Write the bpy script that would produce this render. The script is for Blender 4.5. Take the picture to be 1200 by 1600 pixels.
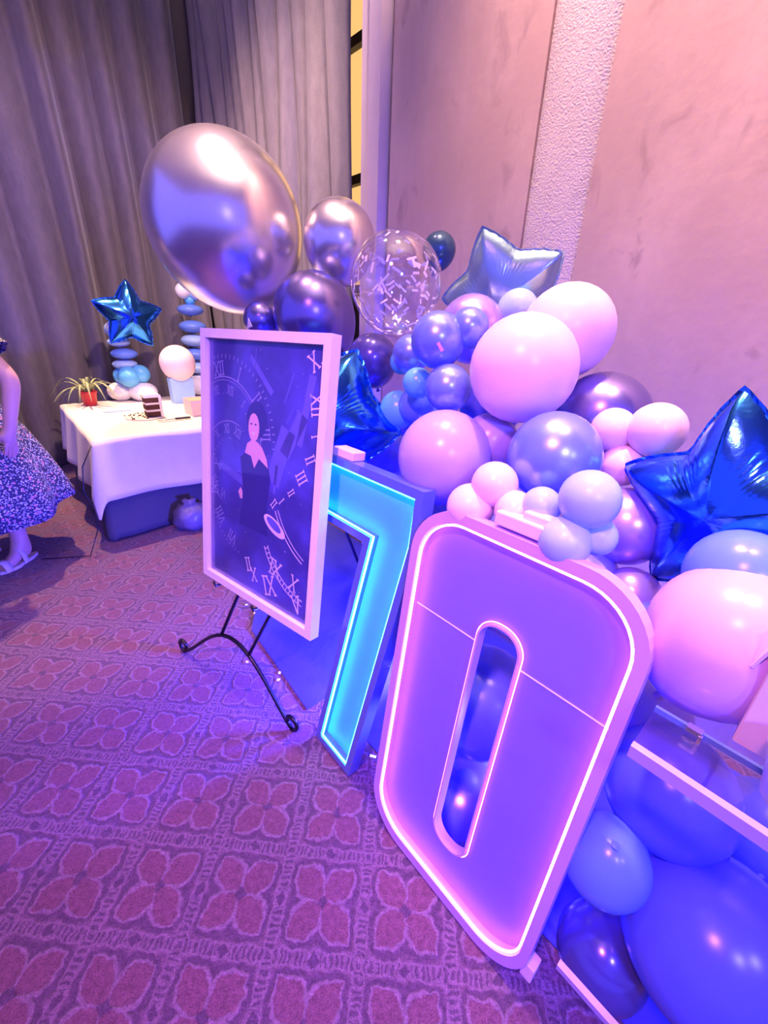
import bpy, bmesh, math, random
from mathutils import Vector, Matrix, Euler

# ------------------------------------------------------------------ clear
for o in list(bpy.data.objects):
    bpy.data.objects.remove(o, do_unlink=True)
scene = bpy.context.scene
COL = scene.collection
random.seed(7)
V = Vector

# ------------------------------------------------------------------ camera
FPX = 655.0
PITCH, ROLL, CAMH = math.radians(24.2), math.radians(2.2), 1.5
CF = V((0, math.cos(PITCH), -math.sin(PITCH)))
_r = V((1, 0, 0)); _u = _r.cross(CF)
CR = math.cos(ROLL) * _r + math.sin(ROLL) * _u
CU = -math.sin(ROLL) * _r + math.cos(ROLL) * _u
CAM = V((0, 0, CAMH))
cd = bpy.data.cameras.new('camera'); co = bpy.data.objects.new('camera', cd); COL.objects.link(co)
cd.sensor_fit = 'VERTICAL'; cd.sensor_height = 36.0; cd.lens = 36.0 * FPX / 1600.0
cd.clip_start = 0.02
co.matrix_world = Matrix(((CR.x, CU.x, -CF.x, 0), (CR.y, CU.y, -CF.y, 0), (CR.z, CU.z, -CF.z, CAMH), (0, 0, 0, 1)))
scene.camera = co

# ------------------------------------------------------------------ world, lights, exposure
w = bpy.data.worlds.new('world'); scene.world = w; w.use_nodes = True
bg = w.node_tree.nodes['Background']
bg.inputs[0].default_value = (0.17, 0.13, 0.82, 1); bg.inputs[1].default_value = 0.92
scene.view_settings.view_transform = 'Standard'
scene.view_settings.look = 'None'
scene.view_settings.exposure = 0.93
scene.view_settings.gamma = 1.0
scene.view_settings.use_curve_mapping = False

def spot(name, loc, target, color, power, size_deg, blend=0.6, radius=0.08):
    l = bpy.data.lights.new(name, 'SPOT'); l.color = color; l.energy = power
    l.spot_size = math.radians(size_deg); l.spot_blend = blend; l.shadow_soft_size = radius
    o = bpy.data.objects.new(name, l); COL.objects.link(o); o.location = loc
    o.rotation_euler = (V(target) - V(loc)).to_track_quat('-Z', 'Y').to_euler()
    return o
# recessed ceiling downlights (warm) and the party LED washes (pink, blue), plus added curtain and ceiling fills
spot('table_downlight', (-2.45, 3.75, 4.2), (-2.0, 2.95, 0.0), (1, .62, .30), 560, 46, .35, .05)
spot('wall_downlight', (.05, 1.45, 4.3), (1.0, 1.55, 2.3), (1, .58, .44), 420, 80, 1.0, .09)
spot('wall_downlight.001', (.85, .60, 4.3), (1.7, .7, 2.2), (1, .56, .44), 360, 80, 1.0, .09)
spot('balloon_downlight', (-.85, 2.0, 4.2), (-.75, 2.0, 0), (1, .50, .50), 110, 58, 1.0, .09)
spot('curtain_downlight', (.2, 1.3, 4.1), (-2.3, 4.0, 1.9), (1, .64, .60), 300, 62, .8, .06)  # unseen fill, added to bring out the curtain folds from the side
spot('curtain_downlight.001', (-1.9, 2.0, 4.2), (-.8, 4.2, 2.0), (1, .66, .54), 300, 70, .9, .06)  # second added fill, warms the window-side curtain
spot('cove_uplight', (.2, .4, 2.9), (.1, 1.2, 4.5), (1, .80, .66), 240, 140, 1.0, .25)  # unseen fill, added to brighten the ceiling that the chrome balloons reflect
spot('pink_led_wash', (-.55, -.45, 3.0), (-.30, 1.20, .20), (1, .30, .74), 210, 64, 1.0, .12)
spot('blue_led_wash', (.55, -.9, 2.2), (.1, 1.2, .6), (.09, .07, 1), 230, 75, 1.0, .12)
spot('blue_led_wash.001', (1.15, -.75, 1.9), (.85, .7, .4), (.14, .12, 1), 110, 70, 1.0, .1)
spot('blue_floor_uplight', (.62, .92, .12), (-.5, 1.5, .30), (.06, .05, 1), 260, 125, .6, .06)
spot('blue_floor_uplight.001', (.20, 1.42, .16), (-.7, 1.75, .25), (.06, .05, 1), 300, 130, .6, .06)

# ------------------------------------------------------------------ placing helpers
MN = V((.741, .672, 0)).normalized()          # towards the long wall
AX = V((.672, -.741, 0)).normalized()         # along the long wall, towards the viewer's right
UP = V((0, 0, 1))
def ray(x, y): return CF + CR * ((x - 600) / FPX) - CU * ((y - 800) / FPX)
def at_s(x, y, s):
    d = ray(x, y); return CAM + d * (s / d.dot(MN))
def at_z(x, y, z=0.0):
    d = ray(x, y); return CAM + d * ((z - CAMH) / d.z)
def at_y(x, y, Y):
    d = ray(x, y); return CAM + d * (Y / d.y)
def zdepth(p): return (p - CAM).dot(CF)
def sa(s, a, z=0.0): return MN * s + AX * a + V((0, 0, z))   # wall-aligned coordinates

# ------------------------------------------------------------------ materials
MATS = {}
def mat(name, color, rough=.5, metal=0.0, var=.06, vscale=14, bump=0.0, bscale=60, emis=None, estr=0, trans=0, coat=0, sheen=0, sss=0, alpha=1.0, spec=.5, ior=1.45):
    if name in MATS: return MATS[name]
    m = bpy.data.materials.new(name); m.use_nodes = True; MATS[name] = m
    nt = m.node_tree; b = nt.nodes['Principled BSDF']
    tc = nt.nodes.new('ShaderNodeTexCoord')
    nz = nt.nodes.new('ShaderNodeTexNoise'); nz.inputs['Scale'].default_value = vscale; nz.inputs['Detail'].default_value = 4
    nt.links.new(tc.outputs['Object'], nz.inputs['Vector'])
    mx = nt.nodes.new('ShaderNodeMix'); mx.data_type = 'RGBA'
    c = color
    mx.inputs[6].default_value = (*[max(0, k * (1 - var)) for k in c], 1)
    mx.inputs[7].default_value = (*[min(1, k * (1 + var)) for k in c], 1)
    nt.links.new(nz.outputs[0], mx.inputs[0]); nt.links.new(mx.outputs[2], b.inputs['Base Color'])
    b.inputs['Roughness'].default_value = rough; b.inputs['Metallic'].default_value = metal
    b.inputs['Transmission Weight'].default_value = trans; b.inputs['Coat Weight'].default_value = coat
    b.inputs['Sheen Weight'].default_value = sheen; b.inputs['Alpha'].default_value = alpha
    b.inputs['Specular IOR Level'].default_value = spec; b.inputs['IOR'].default_value = ior
    if sss:
        b.inputs['Subsurface Weight'].default_value = sss
        b.inputs['Subsurface Radius'].default_value = (.03, .02, .02)
    if emis:
        b.inputs['Emission Color'].default_value = (*emis, 1); b.inputs['Emission Strength'].default_value = estr
    if bump:
        n2 = nt.nodes.new('ShaderNodeTexNoise'); n2.inputs['Scale'].default_value = bscale; n2.inputs['Detail'].default_value = 5
        nt.links.new(tc.outputs['Object'], n2.inputs['Vector'])
        bp = nt.nodes.new('ShaderNodeBump'); bp.inputs['Strength'].default_value = bump; bp.inputs['Distance'].default_value = .01
        nt.links.new(n2.outputs[0], bp.inputs['Height']); nt.links.new(bp.outputs[0], b.inputs['Normal'])
    return m

M = {}
M['silver'] = mat('chrome_silver', (.90, .86, .86), .27, .88, .03)
M['navychrome'] = mat('chrome_navy', (.26, .22, .55), .27, .85, .05)
M['bluechrome'] = mat('chrome_blue', (.24, .33, .88), .28, .55, .05)
M['purplechrome'] = mat('chrome_purple', (.50, .36, .90), .28, .6, .05)
M['tealdark'] = mat('pearl_teal', (.045, .10, .18), .22, .4, .05)
M['navy'] = mat('latex_navy', (.09, .075, .30), .2, .35, .05, coat=.3)
M['pink'] = mat('latex_pink', (.86, .60, .66), .30, 0, .02)
M['mauve'] = mat('latex_mauve', (.42, .33, .72), .27, 0, .03)
M['pinkmauve'] = mat('latex_orchid', (.68, .40, .72), .27, 0, .03)
M['ltblue'] = mat('latex_light_blue', (.34, .50, .84), .32, 0, .03)
M['aqua'] = mat('latex_aqua', (.12, .46, .82), .28, 0, .04)
M['blue'] = mat('latex_blue', (.13, .24, .80), .25, 0, .05)
M['royal'] = mat('latex_royal_blue', (.10, .12, .62), .25, 0, .05)
M['whitelatex'] = mat('latex_white', (.78, .76, .82), .32, 0, .02)
M['foilblue'] = mat('foil_blue', (.05, .27, .85), .16, 1.0, .06, bump=.05, bscale=22)
M['foilsilver'] = mat('foil_grey_blue', (.33, .52, .56), .28, .8, .05, bump=.06, bscale=18)
M['frame'] = mat('white_painted_wood', (.82, .76, .76), .4)
M['iron'] = mat('black_wrought_iron', (.035, .03, .04), .32, .85)
M['clothwhite'] = mat('white_tablecloth', (.86, .80, .74), .85, bump=.1, bscale=200)
M['clothdark'] = mat('grey_table_skirt', (.07, .065, .08), .9, bump=.15, bscale=150)
M['wood'] = mat('dark_wood', (.10, .07, .06), .5)
M['panelwhite'] = mat('lilac_acrylic', (.22, .17, .92), .42, spec=.3)
M['panelblue'] = mat('blue_acrylic', (.08, .42, .95), .42, spec=.3)
M['rimpink'] = mat('frosted_acrylic_rim', (.58, .34, .84), .35)
M['rimcyan'] = mat('clear_acrylic_rim', (.10, .15, .42), .2, 0, coat=.6)
M['ledpink'] = mat('led_pink', (1, .8, .95), .4, emis=(1, .22, .72), estr=8)
M['ledcyan'] = mat('led_cyan', (.8, 1, 1), .4, emis=(.04, .80, 1.0), estr=7.5)
M['plug'] = mat('pink_plastic', (.85, .62, .70), .4)
M['paper'] = mat('confetti_paper', (.92, .85, .80), .5)
M['skin'] = mat('skin', (.62, .36, .27), .5, sss=.15, var=.05)
M['hair'] = mat('dark_hair', (.05, .03, .025), .5, var=.3, vscale=60)
M['sandal'] = mat('beige_sandal', (.62, .50, .46), .6)
M['redpot'] = mat('red_glazed_pot', (.55, .03, .05), .3)
M['soil'] = mat('soil', (.06, .04, .03), .95, bump=.5)
M['leaf'] = mat('variegated_leaf', (.30, .36, .20), .5, var=.45, vscale=40)
M['sponge'] = mat('chocolate_sponge', (.10, .035, .025), .95, bump=.6, bscale=160)
M['icing'] = mat('cream_icing', (.88, .78, .66), .6)
M['card'] = mat('brown_cardboard', (.50, .34, .24), .8, var=.1)
M['boxpink'] = mat('pale_pink_card', (.80, .58, .58), .7)
M['paperblue'] = mat('pale_blue_paper', (.32, .52, .86), .6)
M['handle'] = mat('black_plastic', (.03, .03, .04), .35)
M['steel'] = mat('steel', (.7, .7, .72), .25, 1)
M['bag'] = mat('grey_plastic_bag', (.15, .13, .20), .3, bump=.6, bscale=14)
M['dark'] = mat('black_window_bar', (.02, .018, .02), .5)
M['railpink'] = mat('polished_acrylic_edge', (.46, .34, .58), .2, coat=.5)
M['numeral'] = mat('printed_gold_ink', (.80, .70, .74), .45)
M['numeral2'] = mat('printed_faint_ink', (.30, .29, .62), .45)
M['skinprint'] = mat('printed_skin_tone', (.75, .45, .50), .45)
M['dressprint'] = mat('printed_black_dress', (.038, .033, .22), .45)
M['streak'] = mat('printed_blue_glow', (.13, .13, .52), .45, var=.3)

def clear_mat(name, tint, refl=.06):
    m = bpy.data.materials.new(name); m.use_nodes = True; nt = m.node_tree
    nt.nodes.remove(nt.nodes['Principled BSDF'])
    out = nt.nodes['Material Output']
    t = nt.nodes.new('ShaderNodeBsdfTransparent'); t.inputs[0].default_value = (*tint, 1)
    g = nt.nodes.new('ShaderNodeBsdfGlossy'); g.inputs['Roughness'].default_value = .06; g.inputs[0].default_value = (1, 1, 1, 1)
    fr = nt.nodes.new('ShaderNodeLayerWeight'); fr.inputs[0].default_value = .5
    pw = nt.nodes.new('ShaderNodeMath'); pw.operation = 'POWER'; pw.inputs[1].default_value = 3.5
    nt.links.new(fr.outputs['Facing'], pw.inputs[0])
    ma = nt.nodes.new('ShaderNodeMath'); ma.operation = 'MULTIPLY_ADD'; ma.inputs[1].default_value = .75; ma.inputs[2].default_value = refl
    nt.links.new(pw.outputs[0], ma.inputs[0])
    mx = nt.nodes.new('ShaderNodeMixShader')
    nt.links.new(ma.outputs[0], mx.inputs[0]); nt.links.new(t.outputs[0], mx.inputs[1]); nt.links.new(g.outputs[0], mx.inputs[2])
    nt.links.new(mx.outputs[0], out.inputs[0])
    return m
M['clear'] = clear_mat('clear_latex', (.97, .95, .98), .12)
M['glass'] = clear_mat('clear_acrylic_sheet', (.90, .88, .96), .08)
M['pane'] = clear_mat('picture_glass', (.99, .99, .99), .0)

class NG:
    """tiny math-node builder"""
    def __init__(s, nt): s.nt = nt
    def m(s, op, a, b=None, c=None):
        n = s.nt.nodes.new('ShaderNodeMath'); n.operation = op
        for i, v in enumerate((a, b, c)):
            if v is None: continue
            if isinstance(v, (int, float)): n.inputs[i].default_value = v
            else: s.nt.links.new(v, n.inputs[i])
        return n.outputs[0]
    def step(s, v, lo, hi):
        n = s.nt.nodes.new('ShaderNodeMapRange'); n.interpolation_type = 'SMOOTHSTEP'
        s.nt.links.new(v, n.inputs[0]); n.inputs[1].default_value = lo; n.inputs[2].default_value = hi
        return n.outputs[0]
    def mix(s, f, a, b):
        n = s.nt.nodes.new('ShaderNodeMix'); n.data_type = 'RGBA'
        for i, v in ((0, f), (6, a), (7, b)):
            if isinstance(v, tuple): n.inputs[i].default_value = (*v, 1)
            elif isinstance(v, float): n.inputs[i].default_value = v
            else: s.nt.links.new(v, n.inputs[i])
        return n.outputs[2]

def carpet_mat():
    m = bpy.data.materials.new('woven_flower_carpet'); m.use_nodes = True
    nt = m.node_tree; b = nt.nodes['Principled BSDF']; g = NG(nt)
    tc = nt.nodes.new('ShaderNodeTexCoord')
    nzw = nt.nodes.new('ShaderNodeTexNoise'); nzw.inputs['Scale'].default_value = 38; nzw.inputs['Detail'].default_value = 2
    nt.links.new(tc.outputs['Object'], nzw.inputs['Vector'])
    add = nt.nodes.new('ShaderNodeVectorMath'); add.operation = 'MULTIPLY_ADD'
    nt.links.new(nzw.outputs[1], add.inputs[0]); add.inputs[1].default_value = (.026, .026, 0)
    nt.links.new(tc.outputs['Object'], add.inputs[2])
    sp = nt.nodes.new('ShaderNodeSeparateXYZ'); nt.links.new(add.outputs[0], sp.inputs[0])
    T = TILE
    u = g.m('SUBTRACT', g.m('FRACT', g.m('DIVIDE', sp.outputs[0], T)), .5)
    v = g.m('SUBTRACT', g.m('FRACT', g.m('DIVIDE', sp.outputs[1], T)), .5)
    p = g.m('ABSOLUTE', g.m('MULTIPLY', g.m('ADD', u, v), .7071))
    q = g.m('ABSOLUTE', g.m('MULTIPLY', g.m('SUBTRACT', u, v), .7071))
    mxp = g.m('MAXIMUM', p, q); mnp = g.m('MINIMUM', p, q)
    k = g.m('DIVIDE', g.m('SUBTRACT', mxp, .25), .235)
    leaf = g.m('ADD', g.m('DIVIDE', mnp, .165), g.m('MULTIPLY', k, k))
    inside = g.m('SUBTRACT', 1.0, g.step(leaf, .86, .96))
    outl = g.m('MULTIPLY', g.step(leaf, .84, .96), g.m('SUBTRACT', 1.0, g.step(leaf, 1.06, 1.2)))
    halo = g.m('MULTIPLY', g.step(leaf, 1.1, 1.25), g.m('SUBTRACT', 1.0, g.step(leaf, 1.5, 1.75)))
    au = g.m('ABSOLUTE', u); av = g.m('ABSOLUTE', v)
    e = g.m('SUBTRACT', .5, g.m('MAXIMUM', au, av)); al = g.m('MINIMUM', au, av)
    band = g.m('SUBTRACT', 1.0, g.step(e, .045, .06))
    dash = g.step(g.m('SINE', g.m('MULTIPLY', al, 2 * math.pi * 17)), -.2, .3)
    dashes = g.m('MULTIPLY', band, g.m('MULTIPLY', dash, g.step(al, .07, .085)))
    edge = g.m('MULTIPLY', g.step(e, .045, .055), g.m('SUBTRACT', 1.0, g.step(e, .068, .08)))
    dia = g.m('SUBTRACT', 1.0, g.step(g.m('ADD', g.m('DIVIDE', al, .075), g.m('DIVIDE', e, .062)), .85, 1.05))
    cen = g.m('SUBTRACT', 1.0, g.step(g.m('ADD', au, av), .065, .085))
    nz = nt.nodes.new('ShaderNodeTexNoise'); nz.inputs['Scale'].default_value = 260; nz.inputs['Detail'].default_value = 3
    nt.links.new(tc.outputs['Object'], nz.inputs['Vector'])
    nz2 = nt.nodes.new('ShaderNodeTexNoise'); nz2.inputs['Scale'].default_value = 2.2; nz2.inputs['Detail'].default_value = 3
    nt.links.new(tc.outputs['Object'], nz2.inputs['Vector'])
    base, red, pale, dk = (.140, .068, .130), (.152, .058, .108), (.235, .130, .228), (.075, .036, .085)
    c = g.mix(inside, base, red)
    c = g.mix(g.m('MULTIPLY', halo, .65), c, dk)
    c = g.mix(g.m('MULTIPLY', outl, .62), c, pale)
    c = g.mix(g.m('MULTIPLY', band, .35), c, pale)
    c = g.mix(g.m('MULTIPLY', dashes, .75), c, dk)
    c = g.mix(g.m('MULTIPLY', edge, .45), c, pale)
    c = g.mix(g.m('MULTIPLY', dia, .85), c, dk)
    c = g.mix(g.m('MULTIPLY', cen, .85), c, dk)
    nz3 = nt.nodes.new('ShaderNodeTexNoise'); nz3.inputs['Scale'].default_value = 70; nz3.inputs['Detail'].default_value = 3
    nt.links.new(tc.outputs['Object'], nz3.inputs['Vector'])
    f = g.m('MULTIPLY', g.m('MULTIPLY_ADD', nz.outputs[0], 1.7, .15), g.m('MULTIPLY_ADD', nz3.outputs[0], 1.1, .45))
    f = g.m('MULTIPLY', f, g.m('MULTIPLY_ADD', nz2.outputs[0], .4, .8))
    hs = nt.nodes.new('ShaderNodeVectorMath'); hs.operation = 'SCALE'
    nt.links.new(c, hs.inputs[0]); nt.links.new(f, hs.inputs['Scale'])
    nt.links.new(hs.outputs[0], b.inputs['Base Color'])
    b.inputs['Roughness'].default_value = .95; b.inputs['Specular IOR Level'].default_value = .1
    b.inputs['Sheen Weight'].default_value = .25
    hgt = g.m('ADD', g.m('MULTIPLY', nz.outputs[0], .8), g.m('SUBTRACT', g.m('MULTIPLY', outl, .5), g.m('MULTIPLY', g.m('ADD', dashes, halo), .5)))
    bp = nt.nodes.new('ShaderNodeBump'); bp.inputs['Strength'].default_value = .55; bp.inputs['Distance'].default_value = .008
    nt.links.new(hgt, bp.inputs['Height']); nt.links.new(bp.outputs[0], b.inputs['Normal'])
    return m
TILE = 1.5 / 6.32

def plaster_mat(name, c1, c2, c3, bump, bscale):
    m = bpy.data.materials.new(name); m.use_nodes = True
    nt = m.node_tree; b = nt.nodes['Principled BSDF']; g = NG(nt)
    tc = nt.nodes.new('ShaderNodeTexCoord')
    mp = nt.nodes.new('ShaderNodeMapping'); mp.inputs['Scale'].default_value = (1, 1, .55); nt.links.new(tc.outputs['Object'], mp.inputs[0])
    n1 = nt.nodes.new('ShaderNodeTexNoise'); n1.inputs['Scale'].default_value = 2.6; n1.inputs['Detail'].default_value = 9; n1.inputs['Roughness'].default_value = .62
    n2 = nt.nodes.new('ShaderNodeTexNoise'); n2.inputs['Scale'].default_value = 9; n2.inputs['Detail'].default_value = 8; n2.inputs['Distortion'].default_value = .8
    n3 = nt.nodes.new('ShaderNodeTexNoise'); n3.inputs['Scale'].default_value = bscale; n3.inputs['Detail'].default_value = 4
    for n in (n1, n2): nt.links.new(mp.outputs[0], n.inputs['Vector'])
    nt.links.new(tc.outputs['Object'], n3.inputs['Vector'])
    c = g.mix(g.step(n1.outputs[0], .35, .65), c1, c2)
    c = g.mix(g.m('MULTIPLY', g.step(n2.outputs[0], .58, .74), .75), c, c3)
    nt.links.new(c, b.inputs['Base Color']); b.inputs['Roughness'].default_value = .85
    bp = nt.nodes.new('ShaderNodeBump'); bp.inputs['Strength'].default_value = bump; bp.inputs['Distance'].default_value = .012
    nt.links.new(g.m('ADD', n3.outputs[0], g.m('MULTIPLY', n2.outputs[0], .6)), bp.inputs['Height']); nt.links.new(bp.outputs[0], b.inputs['Normal'])
    return m

def velvet_mat():
    m = bpy.data.materials.new('grey_velvet'); m.use_nodes = True
    nt = m.node_tree; b = nt.nodes['Principled BSDF']; g = NG(nt)
    tc = nt.nodes.new('ShaderNodeTexCoord')
    mp = nt.nodes.new('ShaderNodeMapping'); mp.inputs['Scale'].default_value = (1, 1, .35); nt.links.new(tc.outputs['Object'], mp.inputs[0])
    n1 = nt.nodes.new('ShaderNodeTexNoise'); n1.inputs['Scale'].default_value = 24; n1.inputs['Detail'].default_value = 5
    n2 = nt.nodes.new('ShaderNodeTexNoise'); n2.inputs['Scale'].default_value = 320
    nt.links.new(mp.outputs[0], n1.inputs['Vector']); nt.links.new(mp.outputs[0], n2.inputs['Vector'])
    f = g.m('MULTIPLY_ADD', n1.outputs[0], .6, g.m('MULTIPLY', n2.outputs[0], .4))
    c = g.mix(g.step(f, .3, .75), (.17, .145, .17), (.23, .20, .225))
    nt.links.new(c, b.inputs['Base Color']); b.inputs['Roughness'].default_value = .8
    b.inputs['Sheen Weight'].default_value = .35; b.inputs['Sheen Roughness'].default_value = .4
    bp = nt.nodes.new('ShaderNodeBump'); bp.inputs['Strength'].default_value = .3; bp.inputs['Distance'].default_value = .004
    nt.links.new(n2.outputs[0], bp.inputs['Height']); nt.links.new(bp.outputs[0], b.inputs['Normal'])
    return m

def floral_mat():
    m = bpy.data.materials.new('floral_dress_fabric'); m.use_nodes = True
    nt = m.node_tree; b = nt.nodes['Principled BSDF']; g = NG(nt)
    tc = nt.nodes.new('ShaderNodeTexCoord')
    def vor(scale):
        v = nt.nodes.new('ShaderNodeTexVoronoi'); v.inputs['Scale'].default_value = scale
        nt.links.new(tc.outputs['Object'], v.inputs['Vector']); return v
    v1, v2, v3 = vor(60), vor(95), vor(34)
    c = g.mix(g.m('SUBTRACT', 1.0, g.step(v2.outputs['Distance'], .30, .42)), (.03, .03, .075), (.42, .42, .62))
    c = g.mix(g.m('SUBTRACT', 1.0, g.step(v1.outputs['Distance'], .22, .34)), c, (.70, .66, .74))
    c = g.mix(g.m('SUBTRACT', 1.0, g.step(v3.outputs['Distance'], .20, .28)), c, (.62, .25, .27))
    nt.links.new(c, b.inputs['Base Color']); b.inputs['Roughness'].default_value = .85
    return m

def poster_mat():
    m = bpy.data.materials.new('night_blue_poster_print'); m.use_nodes = True
    nt = m.node_tree; b = nt.nodes['Principled BSDF']; g = NG(nt)
    tc = nt.nodes.new('ShaderNodeTexCoord')
    n1 = nt.nodes.new('ShaderNodeTexNoise'); n1.inputs['Scale'].default_value = 5; n1.inputs['Detail'].default_value = 6
    n2 = nt.nodes.new('ShaderNodeTexNoise'); n2.inputs['Scale'].default_value = 90; n2.inputs['Detail'].default_value = 1
    nt.links.new(tc.outputs['Object'], n1.inputs['Vector']); nt.links.new(tc.outputs['Object'], n2.inputs['Vector'])
    c = g.mix(g.step(n1.outputs[0], .35, .75), (.05, .045, .26), (.10, .095, .56))
    c = g.mix(g.m('MULTIPLY', g.step(n2.outputs[0], .74, .80), .6), c, (.5, .5, .7))
    nt.links.new(c, b.inputs['Base Color']); b.inputs['Roughness'].default_value = .35
    return m

# ------------------------------------------------------------------ mesh helpers
def link(name, me, m=None, parent=None, smooth=False):
    o = bpy.data.objects.new(name, me); COL.objects.link(o)
    if m is not None: me.materials.append(m)
    if parent is not None: o.parent = parent
    if smooth:
        for p in me.polygons: p.use_smooth = True
    return o
class MB:
    """collects verts and faces; all coordinates local to the thing"""
    def __init__(s): s.v = []; s.f = []
    def add(s, vs, fs):
        n = len(s.v); s.v += [tuple(p) for p in vs]; s.f += [tuple(i + n for i in f) for f in fs]; return s
    def box(s, c, size, mtx=None):
        x, y, z = [k / 2 for k in size]; c = V(c)
        vs = [V((sx * x, sy * y, sz * z)) for sz in (-1, 1) for sy in (-1, 1) for sx in (-1, 1)]
        vs = [(mtx @ p if mtx else p) + c for p in vs]
        return s.add(vs, [(0, 2, 3, 1), (4, 5, 7, 6), (0, 1, 5, 4), (2, 6, 7, 3), (0, 4, 6, 2), (1, 3, 7, 5)])
    def tube(s, pts, rad, n=8, closed=False):
        pts = [V(p) for p in pts]; N = len(pts)
        rads = rad if isinstance(rad, (list, tuple)) else [rad] * N
        rings = []; prev = None
        for i, p in enumerate(pts):
            a = pts[(i - 1) % N] if (closed or i > 0) else p
            b_ = pts[(i + 1) % N] if (closed or i < N - 1) else p
            t = (b_ - a).normalized()
            if prev is None:
                ref = V((0, 0, 1)) if abs(t.z) < .9 else V((1, 0, 0))
                x = t.cross(ref).normalized()
            else:
                x = (prev - t * prev.dot(t)).normalized()
            prev = x; y = t.cross(x)
            rings.append([p + (x * math.cos(2 * math.pi * k / n) + y * math.sin(2 * math.pi * k / n)) * rads[i] for k in range(n)])
        vs = [q for r in rings for q in r]; fs = []
        for i in range(N if closed else N - 1):
            j = (i + 1) % N
            for k in range(n):
                fs.append((i * n + k, i * n + (k + 1) % n, j * n + (k + 1) % n, j * n + k))
        if not closed:
            fs.append(tuple(range(n - 1, -1, -1))); fs.append(tuple((N - 1) * n + k for k in range(n)))
        return s.add(vs, fs)
    def lathe(s, prof, n=24, c=(0, 0, 0), cap=True):
        c = V(c); vs = []; fs = []
        for r, z in prof:
            for k in range(n):
                a = 2 * math.pi * k / n; vs.append(c + V((r * math.cos(a), r * math.sin(a), z)))
        for i in range(len(prof) - 1):
            for k in range(n):
                fs.append((i * n + k, i * n + (k + 1) % n, (i + 1) * n + (k + 1) % n, (i + 1) * n + k))
        if cap:
            fs.append(tuple(range(n - 1, -1, -1))); fs.append(tuple((len(prof) - 1) * n + k for k in range(n)))
        return s.add(vs, fs)
    def prism(s, poly, y0, y1):
        """polygon in local x,z extruded along y"""
        n = len(poly)
        vs = [(x, y0, z) for x, z in poly] + [(x, y1, z) for x, z in poly]
        fs = [tuple(range(n)), tuple(range(2 * n - 1, n - 1, -1))] + [(i, i + n, (i + 1) % n + n, (i + 1) % n) for i in range(n)]
        return s.add(vs, fs)
    def ring(s, outer, inner, y0, y1):
        n = len(outer); vs = []
        for y in (y0, y1):
            vs += [(x, y, z) for x, z in outer] + [(x, y, z) for x, z in inner]
        fs = []
        for i in range(n):
            j = (i + 1) % n
            fs += [(i, j, n + j, n + i), (2 * n + i, 3 * n + i, 3 * n + j, 2 * n + j), (i, 2 * n + i, 2 * n + j, j), (n + i, n + j, 3 * n + j, 3 * n + i)]
        return s.add(vs, fs)
    def mesh(s, name):
        me = bpy.data.meshes.new(name); me.from_pydata(s.v, [], s.f); me.update()
        bm = bmesh.new(); bm.from_mesh(me); bmesh.ops.recalc_face_normals(bm, faces=bm.faces); bm.to_mesh(me); bm.free()
        return me
    def build(s, name, m, parent=None, smooth=False, bevel=0):
        o = link(name, s.mesh(name), m, parent, smooth)
        if bevel:
            b = o.modifiers.new('bevel', 'BEVEL'); b.width = bevel; b.segments = 2; b.limit_method = 'ANGLE'
        return o
def tag(o, label, cat, group=None):
    o['label'] = label; o['category'] = cat
    if group: o['group'] = group
    return o
def thing(name, label, cat, loc=(0, 0, 0), mtx=None, group=None):
    o = bpy.data.objects.new(name, None); COL.objects.link(o); o.empty_display_size = .05
    if mtx is not None: o.matrix_world = Matrix.Translation(V(loc)) @ mtx.to_4x4()
    else: o.location = loc
    return tag(o, label, cat, group)
def struct(o): o['kind'] = 'structure'; return o
def basis(x, y, z):
    return Matrix(((x.x, y.x, z.x), (x.y, y.y, z.y), (x.z, y.z, z.z)))
WALLB = basis(AX, MN, UP)           # local x along wall, y into wall, z up

# ================================================================== STRUCTURE
fl = MB().box((0, 0, -.05), (14, 14, .1)).build('floor', carpet_mat()); struct(fl)
fl.rotation_euler = (0, 0, -math.radians(2.9))
# the weave's grid passes through this known crossing
g0 = at_z(292, 1189); rz = Matrix.Rotation(math.radians(2.9), 3, 'Z') @ g0
fl.location = Matrix.Rotation(-math.radians(2.9), 3, 'Z') @ V((rz.x % TILE, rz.y % TILE, 0))
CEIL = 4.5
ce = MB().box((0, 1.2, CEIL + .05), (9, 9.5, .1)).build('ceiling', mat('ceiling_paint', (.78, .70, .66), .9)); struct(ce)

WS = 1.78                           # distance of the long wall
MPL = plaster_mat('mottled_pink_plaster', (.42, .29, .27), (.50, .36, .33), (.30, .20, .20), .10, 30)
MST = plaster_mat('rough_white_stucco', (.56, .46, .45), (.62, .52, .50), (.50, .42, .42), .45, 150)
def wall_a(px, s=None, py=150): # position along wall for a pixel column at a height in view
    p = at_s(px, py, s or WS); return p.dot(AX)
a_trim0, a_trim1 = wall_a(578), wall_a(612)
a_p0, a_p1 = wall_a(851, None, 120), wall_a(953, None, 120)
wr = MB().box(((a_trim0 + 5.5) / 2, WS + .10, CEIL / 2), (5.5 - a_trim0, .12, CEIL)).build('wall_right', MPL); struct(wr)
wr.matrix_world = WALLB.to_4x4()
def wpart(name, m, bx, parent): 
    o = bx.build(name, m, parent); return o
for (a0, a1) in ((a_trim1, a_p0), (a_p1, a_p1 + 1.35), (a_p1 + 1.6, a_p1 + 3.2)):
    wpart('plaster_panel', MPL, MB().box(((a0 + a1) / 2, WS + .02, CEIL / 2), (a1 - a0 - .004, .04, CEIL)), wr)
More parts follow.
